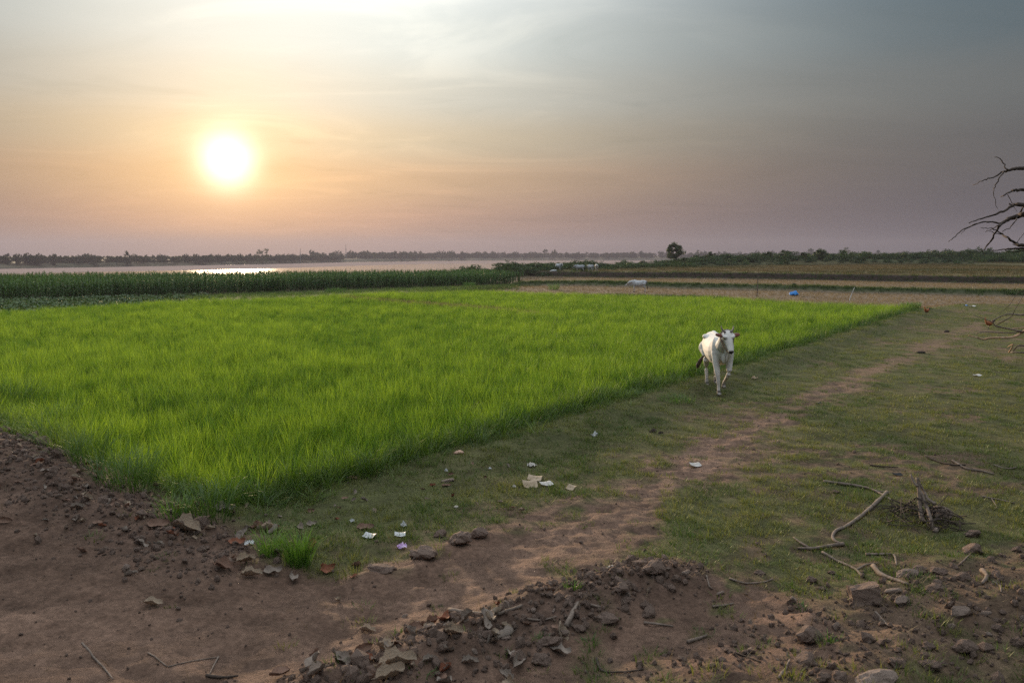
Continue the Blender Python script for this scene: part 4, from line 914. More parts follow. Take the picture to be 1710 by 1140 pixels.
dt('twig', [(1676, 287), (1667, 300), (1661, 312), (1659, 318), (1661, 333), (1665, 350)], .010, .003, 4, B1)
B2 = dt('limb', [(1900, 380), (1800, 330), (1750, 316), (1710, 317), (1697, 317.5), (1688, 320), (1680, 324), (1672, 328)], .040, .006, 5); dt('twig', [(1682, 324), (1690, 338), (1699, 354)], .006, .003, 6, B2)
B3 = dt('limb', [(1900, 400), (1800, 355), (1750, 343), (1710, 342), (1695, 342), (1690, 344), (1670, 355), (1640, 365), (1619, 371.5)], .045, .006, 7); dt('twig', [(1714, 341), (1702, 356), (1695, 370), (1685, 380), (1675, 386)], .012, .005, 8, B3)
dt('twig', [(1692, 343), (1688, 342), (1685, 341)], .010, .006, 9, B3)
B4 = dt('limb', [(1905, 420), (1810, 372), (1750, 353), (1715, 356), (1700, 360), (1685, 365), (1674, 372), (1668, 378)], .060, .020, 10); dt('twig', [(1669, 377), (1658, 397), (1648, 411), (1640, 420)], .017, .007, 11, B4)
dt('twig', [(1672, 373), (1650, 370.5), (1630, 374), (1605, 385), (1592, 397), (1584, 404)], .014, .004, 12, B4); dt('twig', [(1628, 374), (1612, 383), (1606, 390)], .007, .003, 13, B4)
dt('twig', [(1670, 376), (1654, 384), (1645, 388)], .008, .003, 14, B4)
B5 = dt('limb', [(1905, 470), (1800, 420), (1740, 409), (1705, 409), (1696, 407), (1685, 399), (1674, 391)], .040, .012, 15); dt('twig', [(1674, 391), (1665, 385), (1655, 381), (1637, 381)], .011, .004, 16, B5); dt('twig', [(1674, 391), (1663, 390), (1652, 385)], .009, .004, 17, B5)
dt('twig', [(1712, 410), (1700, 410), (1691, 408)], .012, .005, 18, B5); dt('twig', [(1696, 407), (1703, 398), (1710, 388)], .006, .003, 19, B5)
B6 = dt('limb', [(1905, 500), (1800, 430), (1740, 416), (1712, 415), (1690, 416), (1675, 417), (1656, 418.5)], .035, .005, 20); dt('twig', [(1730, 417), (1712, 419), (1690, 421), (1678, 418)], .010, .005, 21, B6)
for i, (a, b) in enumerate([((1895, 290), (1930, 120)), ((1900, 320), (2010, 200)), ((1905, 400), (2040, 330)), ((1900, 270), (1850, 170))]):
    dt('limb', [a, ((a[0] + b[0]) / 2 + 10, (a[1] + b[1]) / 2 + 12), b], .045, .006, 30 + i)
tag(DT, 'dead bare tree reaching dark thorny branches in from the right edge', 'dead tree')

# fallen branches on the turf further back
FB = on_ground(1760, 600); FBR = empty('fallen_branches', FB)
def fbm_(pts, r0, r1, seed, mat, y=19.5, name='branch', parent=None):
    P = smooth_path(px_path(pts, y, .25, seed), 4); rr = [.68 * (r0 + (r1 - r0) * i / (len(P) - 1)) for i in range(len(P))]; return mesh_obj(name, *tube([q - FB for q in P], rr, 7, .12, np.random.default_rng(seed)), mat, parent or FBR, True)
b = fbm_([(1790, 590), (1750, 560), (1710, 554), (1690, 550), (1670, 546), (1661, 543), (1657, 538), (1643, 532), (1624, 525)], .05, .008, 41, M_DEADWOOD); fbm_([(1664, 542), (1680, 534), (1690, 527), (1695, 517), (1705, 500), (1714, 483)], .018, .006, 42, M_DARKTWIG, name='twig', parent=b)
b = fbm_([(1790, 570), (1750, 530), (1715, 526), (1700, 525.5), (1680, 525), (1656, 536)], .045, .018, 43, M_DEADWOOD); fbm_([(1740, 500), (1710, 486), (1697, 493), (1685, 510), (1670, 523)], .016, .005, 44, M_DARKTWIG, name='twig', parent=b)
b = fbm_([(1800, 600), (1750, 560), (1715, 552), (1705, 556), (1690, 563), (1655, 564), (1643, 566.5), (1630, 563), (1617, 560)], .055, .02, 45, M_PEELED); fbm_([(1740, 560), (1710, 553), (1690, 556), (1665, 555), (1640, 554), (1630, 557)], .028, .012, 46, M_DEADWOOD)
fbm_([(1800, 590), (1740, 570), (1712, 577), (1700, 577), (1692, 586)], .04, .018, 47, M_DEADWOOD); fbm_([(1685, 588), (1692, 575), (1683, 579)], .024, .014, 48, M_PEELED)
fbm_([(1800, 605), (1740, 592), (1712, 589), (1688, 588)], .045, .022, 49, M_DEADWOOD); fbm_([(1790, 560), (1740, 546), (1715, 547), (1692, 548)], .04, .02, 50, M_PEELED)
tag(FBR, 'pile of fallen pale branches with peeled bark at the right edge', 'branches')

# ------------------------------------------------------------------ sticks lying in the foreground
def stick(pts, w, mat, label, lift=None, group='sticks on the ground', name='stick', forks=(), seed=1):
    P = []
    for i, q in enumerate(pts):
        g_ = on_ground(*q[:2]); wid = w * depth(g_) / F / 2
        P.append(g_ + Vector((0, 0, wid * .75)) if len(q) == 2 else at_d(q[0], q[1], on_ground(*pts[0][:2]).y + q[2]))
    base = P[0].copy(); r = w * .72 * depth(base) / F / 2; S = smooth_path(P, 4); n = len(S); rng = np.random.default_rng(seed)
    for q in S: q.z = max(q.z, gz(q.x, q.y) + r * .35)
    rr = [r * (1.1 - .5 * i / (n - 1)) * (1 + rng.normal(0, .06)) for i in range(n)]
    v, f = tube([q - base for q in S], rr, 8, .08, rng)
    if not forks: o = mesh_obj(name, v, f, mat, None, True, loc=base)
    else:
        o = empty(name, base); mesh_obj('stem', v, f, mat, o, True)
        for fk in forks:
            Q = [on_ground(*q) for q in fk]; Q = smooth_path([q + Vector((0, 0, r * .8)) for q in Q], 4); m = len(Q); mesh_obj('side_branch', *tube([q - base for q in Q], [r * (.75 - .45 * i / (m - 1)) for i in range(m)], 7, .08, rng), mat, o, True)
    return tag(o, label, 'stick', group)
stick([(1375, 806), (1400, 809), (1430, 813), (1452, 818), (1470, 826), (1490, 838)], 7, M_DEADWOOD, 'crooked grey stick pointing at the twig pile from the left', forks=([(1452, 818), (1470, 822), (1488, 823)],), seed=1)
stick([(1481, 824), (1465, 840), (1440, 862), (1415, 880), (1397, 888), (1390, 898), (1395, 906), (1408, 911)], 8, M_DEADWOOD, 'long smooth stick with a hooked lower end below the twig pile', seed=2)
stick([(1408, 911), (1385, 914), (1360, 918), (1332, 918)], 9, M_BARK, 'short thick stick joining the foot of the hooked stick', forks=([(1350, 916), (1337, 908), (1325, 899)],), seed=3)
stick([(1373, 924), (1395, 937), (1428, 952), (1438, 964)], 7, M_DEADWOOD, 'forked pale stick just above the big square clod', forks=([(1430, 953), (1447, 944), (1467, 942)],), seed=4)
stick([(1458, 948), (1470, 962), (1490, 970), (1516, 979)], 11, M_BARK, 'thick knobbly branch piece right of the big square clod', seed=5)
stick([(1446, 927), (1470, 927), (1492, 928), (1497, 946)], 6, M_DEADWOOD, 'bent twig above the knobbly branch piece', seed=6)
stick([(1590, 770), (1612, 783), (1640, 788), (1660, 793)], 5, M_DEADWOOD, 'thin grey stick behind the twig pile at right', seed=7)
stick([(1660, 778), (1680, 784), (1697, 782)], 5, M_DEADWOOD, 'short pale stick near the right edge behind the twig pile', seed=8)
stick([(1640, 830), (1662, 834), (1694, 841)], 4, M_DEADWOOD, 'thin stick right of the dark stone by the twig pile', forks=([(1655, 833), (1664, 846), (1660, 852)],), seed=9)
stick([(1452, 777), (1475, 780), (1500, 781)], 3.5, M_DARKTWIG, 'thin dark twig on the turf left of the far grey stick', seed=10)
stick([(1545, 762), (1565, 771), (1590, 777), (1612, 777)], 4, M_DARKTWIG, 'dark curved twig behind the twig pile', seed=11)
stick([(1462, 1023), (1474, 1036), (1484, 1048)], 5, M_DEADWOOD, 'pale curved stick alone among the clods at right', seed=12)
stick([(1640, 955), (1648, 965), (1640, 978)], 10, M_BARK, 'short curved root near the right edge', seed=13)
stick([(1658, 972), (1668, 980), (1672, 990)], 5, M_DEADWOOD, 'pale twig beside the short curved root', seed=14)
stick([(1600, 945), (1612, 935), (1622, 924)], 4, M_DEADWOOD, 'thin twig leaning on the paired clods at right', seed=15)
stick([(1300, 1135), (1312, 1120), (1318, 1112)], 7, M_DEADWOOD, 'short stick end at the bottom edge right of centre', seed=16)
stick([(750, 1022), (790, 1030), (835, 1028), (872, 1014)], 11, M_BARK, 'long bowed stick lying on the track left of the earth heap', seed=17)
stick([(945, 1050), (955, 1030), (965, 1010)], 13, M_BARK, 'thick stub of branch standing out of the earth heap', seed=18)
stick([(966, 1011), (985, 1012), (1003, 1016)], 8, M_DEADWOOD, 'short branch piece touching the thick stub on the earth heap', seed=19)
stick([(880, 1034), (905, 1037), (930, 1030)], 5, M_DEADWOOD, 'thin twig at the left side of the earth heap', seed=20)
stick([(1075, 1041), (1100, 1044), (1124, 1047)], 6, M_BARK, 'straight dark stick right of the earth heap', seed=21)
stick([(1148, 1075), (1165, 1070), (1180, 1064)], 9, M_DEADWOOD, 'short pale stick on the soil right of the earth heap', seed=22)
stick([(1190, 1014), (1210, 1012), (1225, 1009)], 6, M_BARK, 'small dark stick on the bare patch right of the heap', seed=23)
stick([(1218, 967), (1245, 975), (1275, 973), (1290, 968)], 5, M_BARK, 'bowed twig on the turf above the bare patch', seed=24)
stick([(1180, 962), (1184, 978), (1190, 984)], 4, M_DEADWOOD, 'tiny bent twig above the small stone right of the heap', seed=25)
stick([(1215, 1088), (1240, 1097), (1270, 1108)], 5, M_DARKTWIG, 'dark thin stick at the bottom right of centre', seed=26)
stick([(996, 1100), (1005, 1122), (1040, 1124), (1075, 1118)], 5, M_DARKTWIG, 'curved dark root at the bottom below the earth heap', seed=27)
stick([(137, 1075), (155, 1097), (175, 1118), (189, 1138)], 5, M_DEADWOOD, 'long pale straw bent across the bottom left soil', name='straw', seed=28)
stick([(247, 1091), (262, 1100), (279, 1114)], 4, M_DEADWOOD, 'short pale straw meeting a longer one at the bottom left', name='straw', seed=29)
stick([(281, 1114), (320, 1105), (362, 1098)], 3.5, M_DEADWOOD, 'long thin straw lying sideways at the bottom left', name='straw', seed=30)
stick([(365, 1097), (357, 1112), (350, 1126)], 4, M_DEADWOOD, 'short upright lying straw at the end of the sideways straw', name='straw', seed=31)
stick([(345, 1130), (370, 1133), (398, 1131)], 8, M_DARKTWIG, 'dark stick at the bottom edge left of centre', seed=32)

# pile of dark twigs with the sticks that stand in it and the stone beside it
tw = on_ground(1530, 868); TWR = empty('twig_pile', tw); rng = np.random.default_rng(77); parts = []
sc_ = depth(tw) / F
for i in range(95):
    a = rng.random() * 6.28; r = 68 * sc_ * math.sqrt(rng.random()); hgt_ = 40 * sc_ * (1 - r / (72 * sc_)) * rng.random(); L_ = rng.uniform(.12, .45); az = rng.random() * 6.28; dz_ = rng.normal(0, .35)
    c = Vector((r * math.cos(a), r * .8 * math.sin(a), hgt_ + .012)); d = Vector((math.cos(az), math.sin(az), dz_)).normalized() * L_ / 2; bend = Vector(rng.normal(0, .05, 3))
    pts_ = [c - d, c + bend, c + d]; 
    for q in pts_: q.z = max(q.z, .006)
    parts.append(tube(smooth_path(pts_, 2), rng.uniform(.0025, .007), 4))
ob = mesh_obj('twigs', *merge(parts), M_DARKTWIG, TWR); ob['kind'] = 'stuff'
def upr(pts, w, mat, seed):
    P = [at_d(a, b, tw.y + dy) for a, b, dy in pts]; S = smooth_path(P, 4); n = len(S); r = w * sc_ / 2
    for q in S: q.z = max(q.z, gz(q.x, q.y) + r * .5)
    mesh_obj('upright_stick', *tube([q - tw for q in S], [r * (1.05 - .35 * i / n) for i in range(n)], 8, .08, np.random.default_rng(seed)), mat, TWR, True)
upr([(1541, 872, -.1), (1537, 850, .0), (1535, 820, .1), (1532, 797, .15)], 8, M_DEADWOOD, 1); upr([(1560, 903, -.35), (1564, 893, -.3), (1557, 880, -.25), (1554, 866, -.2), (1546, 840, 0), (1537, 820, .1)], 7, M_DEADWOOD, 2)
upr([(1532, 812, .05), (1525, 803, .1), (1521, 792, .15)], 5, M_DEADWOOD, 3); upr([(1562, 841, -.1), (1550, 833, 0), (1543, 820, .1), (1535, 806, .15)], 5, M_BARK, 4)
tag(TWR, 'dark pile of twigs with a few pale sticks standing in it', 'twig pile')

def to_px(p):
    d = depth(p); return (855 + F * p.x / d, 570 - F * ((p.z - CAM_Z) * _cp + p.y * _sp) / d)
def seen(x, y): return -40 < to_px(Vector((x, y, .1)))[0] < 1750
# ------------------------------------------------------------------ clods and stones
rng = np.random.default_rng(101)
def shared(v, f, nm, mat, smooth): 
    me = bpy.data.meshes.new(nm); me.from_pydata(v, [], f); me.materials.append(mat); 
    if smooth: me.shade_smooth()
    return me
CLODS = [shared(*icorock(rng, 3, .26), 'clod_mesh', M_CLOD, False) for i in range(8)]; STONES = [shared(*icorock(rng, 3, .15), 'stone_mesh', M_STONE, False) for i in range(4)]
def block(rng):
    bm = bmesh.new(); bmesh.ops.create_cube(bm, size=1.7); bmesh.ops.subdivide_edges(bm, edges=bm.edges[:], cuts=4, use_grid_fill=True)
    for v in bm.verts:
        c = v.co; v.co = c * (1 - .06 * (c.length - .85)) + Vector(rng.normal(0, .045, 3)) + Vector((.10 * math.sin(c.y * 2 + 1), .08 * math.sin(c.z * 2), .10 * math.sin(c.x * 2.4)))
    bm.verts.index_update(); r = [tuple(v.co) for v in bm.verts], [tuple(x.index for x in q.verts) for q in bm.faces]; bm.free(); return r
BLOCK = shared(*block(rng), 'block_mesh', M_CLOD, False); PALE = shared(*icorock(rng, 2, .2), 'pale_mesh', M_PALESTONE, True); PINK = shared(*icorock(rng, 2, .12), 'pink_mesh', M_PINKSTONE, True)
DUNG = shared(*icorock(rng, 3, .25), 'dung_mesh', M_DUNG, True)
def rock(name, me, px, py, w, h, label, cat='clod', group='clods and stones of the foreground', rz=None, sink=.18):
    w *= .9; h *= .85; p = on_ground(px, py + h * .36); d = depth(p) / F; o = bpy.data.objects.new(name, me); COL.objects.link(o)
    o.scale = (w * d / 1.9, (w + h) * .5 * d / 1.9, h * d / 1.55); o.location = p + Vector((0, 0, o.scale.z * (.50 - sink))); o.rotation_euler = (random.uniform(-.25, .25), random.uniform(-.25, .25), random.uniform(-.5, .5) if rz is None else rz)
    return tag(o, label, cat, group)
def cl(i): return CLODS[i % 8]
SPEC = [('earth_clod', BLOCK, 1443, 990, 58, 36, 'big square rough clod under the knobbly branch at right'), ('stone', STONES[0], 1513, 955, 38, 26, 'pale humped stone at the end of the knobbly branch'),
 ('earth_clod', cl(1), 1536, 949, 26, 20, 'dark clod behind the pale humped stone'), ('stone', STONES[1], 1492, 985, 26, 15, 'small flat pale stone right of the big square clod'), ('stone', STONES[2], 1509, 1001, 34, 18, 'flat orange-tinged stone below the small flat pale stone'),
 ('stone', STONES[3], 1602, 1016, 32, 30, 'smooth leaning stone standing alone at right'), ('earth_clod', cl(2), 1352, 1057, 42, 40, 'large round clod with a lit top left of the bright sprig'), ('earth_clod', cl(3), 1345, 1104, 44, 36, 'pointed pale clod below the large round clod'),
 ('stone', STONES[0], 1462, 1128, 86, 40, 'largest stone, cut by the bottom edge right of centre'), ('earth_clod', cl(4), 1374, 1132, 30, 22, 'clod at the bottom edge left of the largest stone'), ('earth_clod', cl(5), 1400, 1128, 28, 22, 'clod touching the left of the largest stone'),
 ('earth_clod', cl(6), 1497, 1102, 30, 24, 'reddish clod just above the right end of the largest stone'), ('earth_clod', cl(7), 1554, 1106, 34, 26, 'rounded reddish clod, the lower of a pair at lower right'), ('earth_clod', cl(1), 1542, 1093, 20, 13, 'smaller clod leaning behind the rounded reddish clod'),
 ('earth_clod', cl(2), 1612, 1077, 38, 30, 'lumpy double clod near the bottom right corner'), ('earth_clod', cl(3), 1624, 915, 36, 28, 'front clod of the pair beside the right twig pile'), ('earth_clod', cl(4), 1624, 889, 30, 20, 'rear clod of the pair beside the right twig pile'),
 ('stone', STONES[2], 1570, 856, 40, 30, 'dark stone leaning against the twig pile'), ('earth_clod', cl(5), 1355, 966, 16, 17, 'small round clod alone on the turf left of the big square clod'), ('earth_clod', cl(6), 1388, 954, 13, 11, 'tiny clod under the forked pale stick'), ('earth_clod', cl(7), 1372, 981, 13, 11, 'tiny clod in front of the small round clod'),
 ('earth_clod', cl(0), 1567, 952, 28, 20, 'clod right of the dark clod behind the humped stone'), ('earth_clod', cl(1), 1562, 980, 30, 20, 'broken clod below and right of the humped stone'), ('earth_clod', cl(2), 1608, 962, 26, 20, 'clod left of the short curved root'), ('earth_clod', cl(3), 1664, 957, 20, 15, 'pale clod right of the short curved root'), ('earth_clod', cl(4), 1549, 1080, 26, 20, 'dark clod above the pair at lower right'),
 ('earth_clod', cl(5), 1396, 820, 11, 8, 'small pale clod on the turf under the crooked grey stick'), ('earth_clod', cl(2), 1093, 945, 38, 28, 'large clod crowning the right end of the earth heap'), ('pale_stone', PALE, 1018, 951, 15, 11, 'small white stone on top of the earth heap'), ('earth_clod', cl(3), 1085, 1020, 26, 24, 'round clod at the right foot of the earth heap'),
 ('earth_clod', cl(4), 1037, 986, 32, 24, 'pointed clod in the middle of the earth heap'), ('earth_clod', cl(5), 1014, 1030, 36, 24, 'broad clod below the middle of the earth heap'), ('earth_clod', cl(6), 921, 1066, 34, 28, 'round clod at the lower left of the earth heap'), ('earth_clod', cl(7), 968, 1046, 22, 16, 'clod touching the thick branch stub'), ('earth_clod', cl(0), 905, 1098, 34, 24, 'dark clod behind the big brown leaf at the bottom'),
 ('earth_clod', cl(1), 770, 896, 40, 32, 'largest clod of the broken lip between turf and track'), ('earth_clod', cl(2), 800, 888, 30, 26, 'right clod of the broken lip between turf and track'), ('earth_clod', cl(3), 736, 890, 22, 18, 'left clod of the broken lip, half in the grass'), ('earth_clod', cl(4), 706, 921, 58, 30, 'long smooth clod at the left of the broken lip'), ('earth_clod', cl(6), 636, 946, 44, 20, 'low earth edge at the lower left end of the broken lip'),
 ('pink_stone', PINK, 766, 754, 19, 10, 'pink rounded stone beside the rice edge'), ('flat_stone', STONES[1], 748, 801, 21, 10, 'flat tan stone in the middle of the turf'), ('pale_stone', PALE, 761, 845, 9, 8, 'small round white pebble below the flat tan stone'), ('flat_stone', STONES[3], 713, 831, 9, 6, 'tiny tan pebble left of the round white pebble'),
 ('small_stone', STONES[0], 675, 1027, 12, 8, 'small lone pebble on the bare track'), ('small_stone', STONES[1], 1203, 989, 14, 10, 'small lone stone on the bare patch right of the heap'), ('earth_clod', cl(5), 1268, 955, 18, 11, 'low clod on the turf above the bare patch'), ('small_stone', STONES[2], 210, 946, 22, 12, 'flattened stone bedded in the left soil slope'), ('earth_clod', cl(0), 300, 1034, 10, 6, 'small dark lump on the smooth soil at left')]
for i, sp_ in enumerate(SPEC): rock(*sp_[:6], sp_[6], 'stone' if 'stone' in sp_[0] else 'clod')
rock('cow_dung', DUNG, 1090, 719, 17, 8, 'dark dung pat on the turf, the larger of two', 'dung', 'dung on the turf'); rock('cow_dung', DUNG, 1103, 722, 11, 5, 'dark dung pat, smaller and to the right of the other', 'dung', 'dung on the turf')
rock('cow_dung', DUNG, 1580, 553, 13, 4, 'flat dark dung pat on the far turf below the chickens', 'dung', 'dung on the turf'); rock('cow_dung', DUNG, 1537, 588, 19, 5, 'long dark dung streak on the far end of the track', 'dung', 'dung on the turf')
def scatter_clods(n, line, sd, smin, smax, label, seed, grp):
    X, Y, r = along(line, n, sd, seed)
    for i in range(n):
        x, y = float(X[i]), float(Y[i])
        if not seen(x, y): continue
        s = float(np.exp(r.uniform(math.log(smin), math.log(smax)))) / 2; z = gz(x, y)
        o = bpy.data.objects.new('earth_clod', CLODS[int(r.integers(8))] if r.random() < .8 else STONES[int(r.integers(4))]); COL.objects.link(o); o.scale = (s, s * r.uniform(.7, 1), s * r.uniform(.6, 1)); o.location = (x, y, z + s * .28); o.rotation_euler = tuple(r.uniform(-3, 3, 3)); tag(o, label, 'clod', grp)
scatter_clods(150, HEAP[1:],   .24, .025, .095, 'one of the many small clods making up the central earth heap', 111, 'small clods of the central heap')
scatter_clods(75, HEAP2[0:4], .38, .025, .09, 'one of the small clods strewn over the lower right soil', 112, 'small clods at lower right')
scatter_clods(120, RIDGE[1:], .30, .025, .085, 'one of the small clods along the left earth ridge', 113, 'small clods of the left ridge')

# ------------------------------------------------------------------ dry leaves
def leaf_mesh(rng, mat, curl, fold, wave, pointed=1.0):
    nu, nv_ = 12, 7; V = []; FC = []
    for i in range(nu + 1):
        u = i / nu; hw = .29 * math.sin(math.pi * min(1, u ** .8)) ** .75 * (1 - .15 * u) * (1 + rng.normal(0, .09))
        for j in range(nv_):
            v = (j / (nv_ - 1)) * 2 - 1; x = u - .5; y = hw * v; z = fold * abs(v) ** 1.5 * hw * 2 + curl * (x * x) * 1.3 + curl * .5 * max(0, u - .6) * v + wave * math.sin(11 * u + 4 * v) * abs(v) + rng.normal(0, .014)
            th = fold * 2.2 * v; V.append((x, y * math.cos(th * .6), z + abs(y) * math.sin(abs(th) * .6)))
    for i in range(nu):
        for j in range(nv_ - 1): q = i * nv_ + j; FC.append((q, q + 1, q + nv_ + 1, q + nv_))
    b = len(V); s = [Vector((-.5, 0, V[3][2])), Vector((-.62, .02, V[3][2] + .02))]; tv, tf = tube(s, [.012, .008], 4); V += tv; FC += [tuple(i + b for i in q) for q in tf]
    zmin = min(v[2] for v in V); V = [(x, y, z - zmin) for x, y, z in V]
    me = bpy.data.meshes.new('leaf_mesh'); me.from_pydata(V, [], FC); me.materials.append(mat); me.shade_smooth(); return me
rng = np.random.default_rng(131)
LEAVES = [[leaf_mesh(rng, m, rng.uniform(.2, .6), rng.uniform(.1, .5), rng.uniform(.02, .07)) for _ in range(3)] for m in M_LEAFS]
def leaf(px, py, w, kind, label, tilt=(0, 0), rz=None, group='dry leaves', lift=.0, k=None):
    p = on_ground(px, py); s = w * depth(p) / F * .88; o = bpy.data.objects.new('dry_leaf', LEAVES[kind][random.randrange(3) if k is None else k]); COL.objects.link(o)
    o.scale = (s, s, s); o.location = p + Vector((0, 0, .004 + lift * .35)); o.rotation_euler = (R(tilt[0] * .5), R(tilt[1] * .5), random.uniform(0, 6.28) if rz is None else rz); return tag(o, label, 'leaf', group)
leaf(664, 1112, 74, 0, 'largest pale ribbed dry leaf at the bottom left of the heap', (12, -8), .25); leaf(652, 1134, 62, 0, 'pale ribbed dry leaf cut by the bottom edge', (18, -12), .6); leaf(760, 1062, 44, 0, 'pale curled leaf standing up left of the heap', (35, -20), -.4, lift=.02)
leaf(864, 1112, 46, 2, 'broad greyish brown leaf tilted up at the bottom of the heap', (48, 0), 1.2, lift=.05); leaf(845, 1050, 26, 0, 'short rolled pale husk on the heap left side', (10, 0), -.5, k=1); leaf(785, 1108, 34, 2, 'whitish torn leaf at the bottom of the heap', (10, 5), .2); leaf(718, 1104, 30, 2, 'bluish grey leaf beside the largest ribbed leaf', (15, 0), .4)
leaf(744, 1120, 34, 3, 'rust red leaf lying low at the bottom of the heap', (5, 5), 1.0); leaf(614, 1055, 32, 0, 'flat tan leaf lying on the bare track left of the heap', (0, 0), -.2); leaf(716, 1058, 28, 0, 'tan leaf scrap just left of the standing curled leaf', (6, 0), .9); leaf(735, 1132, 40, 1, 'brown leaf at the bottom edge below the rust red leaf', (8, 4), 2.0)
leaf(255, 1010, 36, 0, 'curled tan leaf alone on the smooth soil at left', (0, 8), .1); leaf(312, 888, 70, 0, 'long pale curved leaf lying on the left ridge', (20, 0), -.35, lift=.02); leaf(265, 880, 42, 1, 'brown leaf standing on the ridge left of the long pale leaf', (45, 0), .3, lift=.03)
leaf(375, 853, 40, 2, 'large tan leaf propped in the grass at the near rice corner', (50, 0), .3, lift=.04); leaf(330, 845, 28, 1, 'dark brown leaf in the grass left of the propped tan leaf', (60, 10), 1.2, lift=.03); leaf(428, 824, 28, 1, 'dark curled leaf at the rice edge', (40, 0), .3, lift=.02); leaf(502, 820, 28, 3, 'rust leaf at the rice edge left of the white plastic', (25, 0), .0, lift=.01)
leaf(455, 958, 36, 2, 'broad grey brown leaf at the left foot of the big grass clump', (35, 0), .5, lift=.03); leaf(395, 908, 32, 3, 'pink edged brown leaf on the left ridge beside the white wrapper', (30, 0), .2, lift=.02); leaf(488, 968, 34, 2, 'grey leaf in front of the big grass clump', (30, 0), 1.9, lift=.02); leaf(546, 955, 34, 3, 'red brown leaf standing right of the big grass clump', (70, 0), .9, lift=.05)
leaf(375, 950, 48, 1, 'red brown curled leaf in the litter left of the grass clump', (20, 0), -.4, lift=.02); leaf(410, 940, 40, 0, 'tan broken leaf in the litter left of the grass clump', (35, 10), .8, lift=.03); leaf(420, 962, 40, 0, 'pale leaf lying on the track edge left of the grass clump', (12, 0), .2); leaf(520, 878, 22, 2, 'grey leaf standing in the turf behind the big grass clump', (55, 0), .7, lift=.03)
leaf(610, 884, 34, 1, 'brown cupped leaf in the turf left of the purple wrapper', (30, 0), .3, lift=.02); leaf(590, 800, 24, 1, 'brown leaf right of the white plastic in the turf', (15, 0), .3); leaf(738, 737, 24, 2, 'pale grey leaf by the rice edge behind the pink stone', (35, 0), .2, lift=.01); leaf(765, 724, 24, 2, 'grey torn leaf by the rice edge furthest back', (25, 0), -.2, lift=.01)
leaf(718, 742, 22, 1, 'dark thin leaf left of the pale grey leaf by the rice', (40, 0), -.6, lift=.01); leaf(745, 812, 18, 1, 'brown leaf under the flat tan stone', (5, 0), .3); leaf(130, 850, 26, 2, 'pale leaf on the upper left ridge', (30, 0), .4, lift=.02); leaf(150, 838, 24, 0, 'tan leaf standing on the ridge below the wispy grass', (45, 0), -.4, lift=.03)
def strew(n, line, sd, label, grp, seed, size=(.07, .17)):
    X, Y, r = along(line, n, sd, seed)
    for i in range(n):
        x, y = float(X[i]), float(Y[i])
        if not seen(x, y): continue
        s = float(r.uniform(*size)); o = bpy.data.objects.new('dry_leaf', LEAVES[int(r.choice([0, 1, 1, 2, 2, 3]))][int(r.integers(3))]); COL.objects.link(o)
        o.scale = (s, s, s); o.location = (x, y, gz(x, y) + .008 + .015 * float(r.random())); o.rotation_euler = (float(r.normal(0, .45)), float(r.normal(0, .35)), float(r.uniform(0, 6.28))); tag(o, label, 'leaf', grp)
strew(260, RIDGE[1:], .40, 'one of the many dry leaves littering the left earth ridge', 'leaf litter on the ridge', 141, (.04, .115)); strew(48, HEAP[0:3], .26, 'one of the dry leaves mixed into the bottom of the central heap', 'leaf litter in the heap', 142); strew(26, [at_z(330, 850, 0), at_z(430, 900, 0), at_z(520, 960, 0), at_z(590, 955, 0)], .18, 'one of the dry leaves around the big grass clump', 'leaf litter at the grass clump', 143)
strew(30, [at_z(520, 850, 0), at_z(640, 830, 0), at_z(720, 800, 0), at_z(860, 820, 0)], .55, 'one of the small dry leaves lying in the turf by the rice', 'leaf litter in the turf', 144, (.04, .09))

# ------------------------------------------------------------------ scraps and rubbish
def crumple(rng, w, d, h, n=9):
    V = []; FC = []
    for i in range(n + 1):
        for j in range(n + 1):
            u, v = i / n - .5, j / n - .5; V.append((u * w + rng.normal(0, .03) * w, v * d + rng.normal(0, .03) * d, h * (abs(rng.normal(0, .35)) + .8 * math.exp(-((u / .25) ** 2 + (v / .25) ** 2))) ))
    for i in range(n):
        for j in range(n): q = i * (n + 1) + j; FC.append((q, q + 1, q + n + 2, q + n + 1))
    return V, FC
def sheet(w, d, bend, th=.003, n=6):
    V = []; FC = []
    for s in (0, 1):
        for i in range(n + 1):
            for j in range(n + 1): u, v = i / n - .5, j / n - .5; V.append((u * w, v * d, bend * (u * u * 3 + .4 * math.sin(5 * v + 2 * u)) * w + bend * .3 * w + s * th))
    m = (n + 1) ** 2
    for i in range(n):
        for j in range(n): q = i * (n + 1) + j; FC.append((q, q + n + 1, q + n + 2, q + 1)); FC.append((q + m, q + m + 1, q + m + n + 2, q + m + n + 1))
    return V, FC
def scrap(name, px, py, w, h, kind, mat, label, cat, rz=0.3, tilt=0.0):
    p = on_ground(px, py); d = depth(p) / F; rng = np.random.default_rng(int(px * 7 + py))
    v, f = crumple(rng, w * d, w * d * .9, h * d * .8, 7) if kind == 'c' else sheet(w * d, w * d * .8, .12)
    o = mesh_obj(name, v, f, mat, None, kind != 'c', loc=p + Vector((0, 0, .012))); o.rotation_euler = (R(tilt), 0, rz); return tag(o, label, cat, 'scraps lying on the ground')
scrap('paper_packet', 1161, 778, 17, 8, 's', M_PAPER, 'flat white paper packet lying on the worn track', 'paper', .3, 8); scrap('crumpled_cup', 993, 729, 10, 9, 'c', M_PLASTIC, 'small white crumpled cup on the turf left of the dung', 'cup')
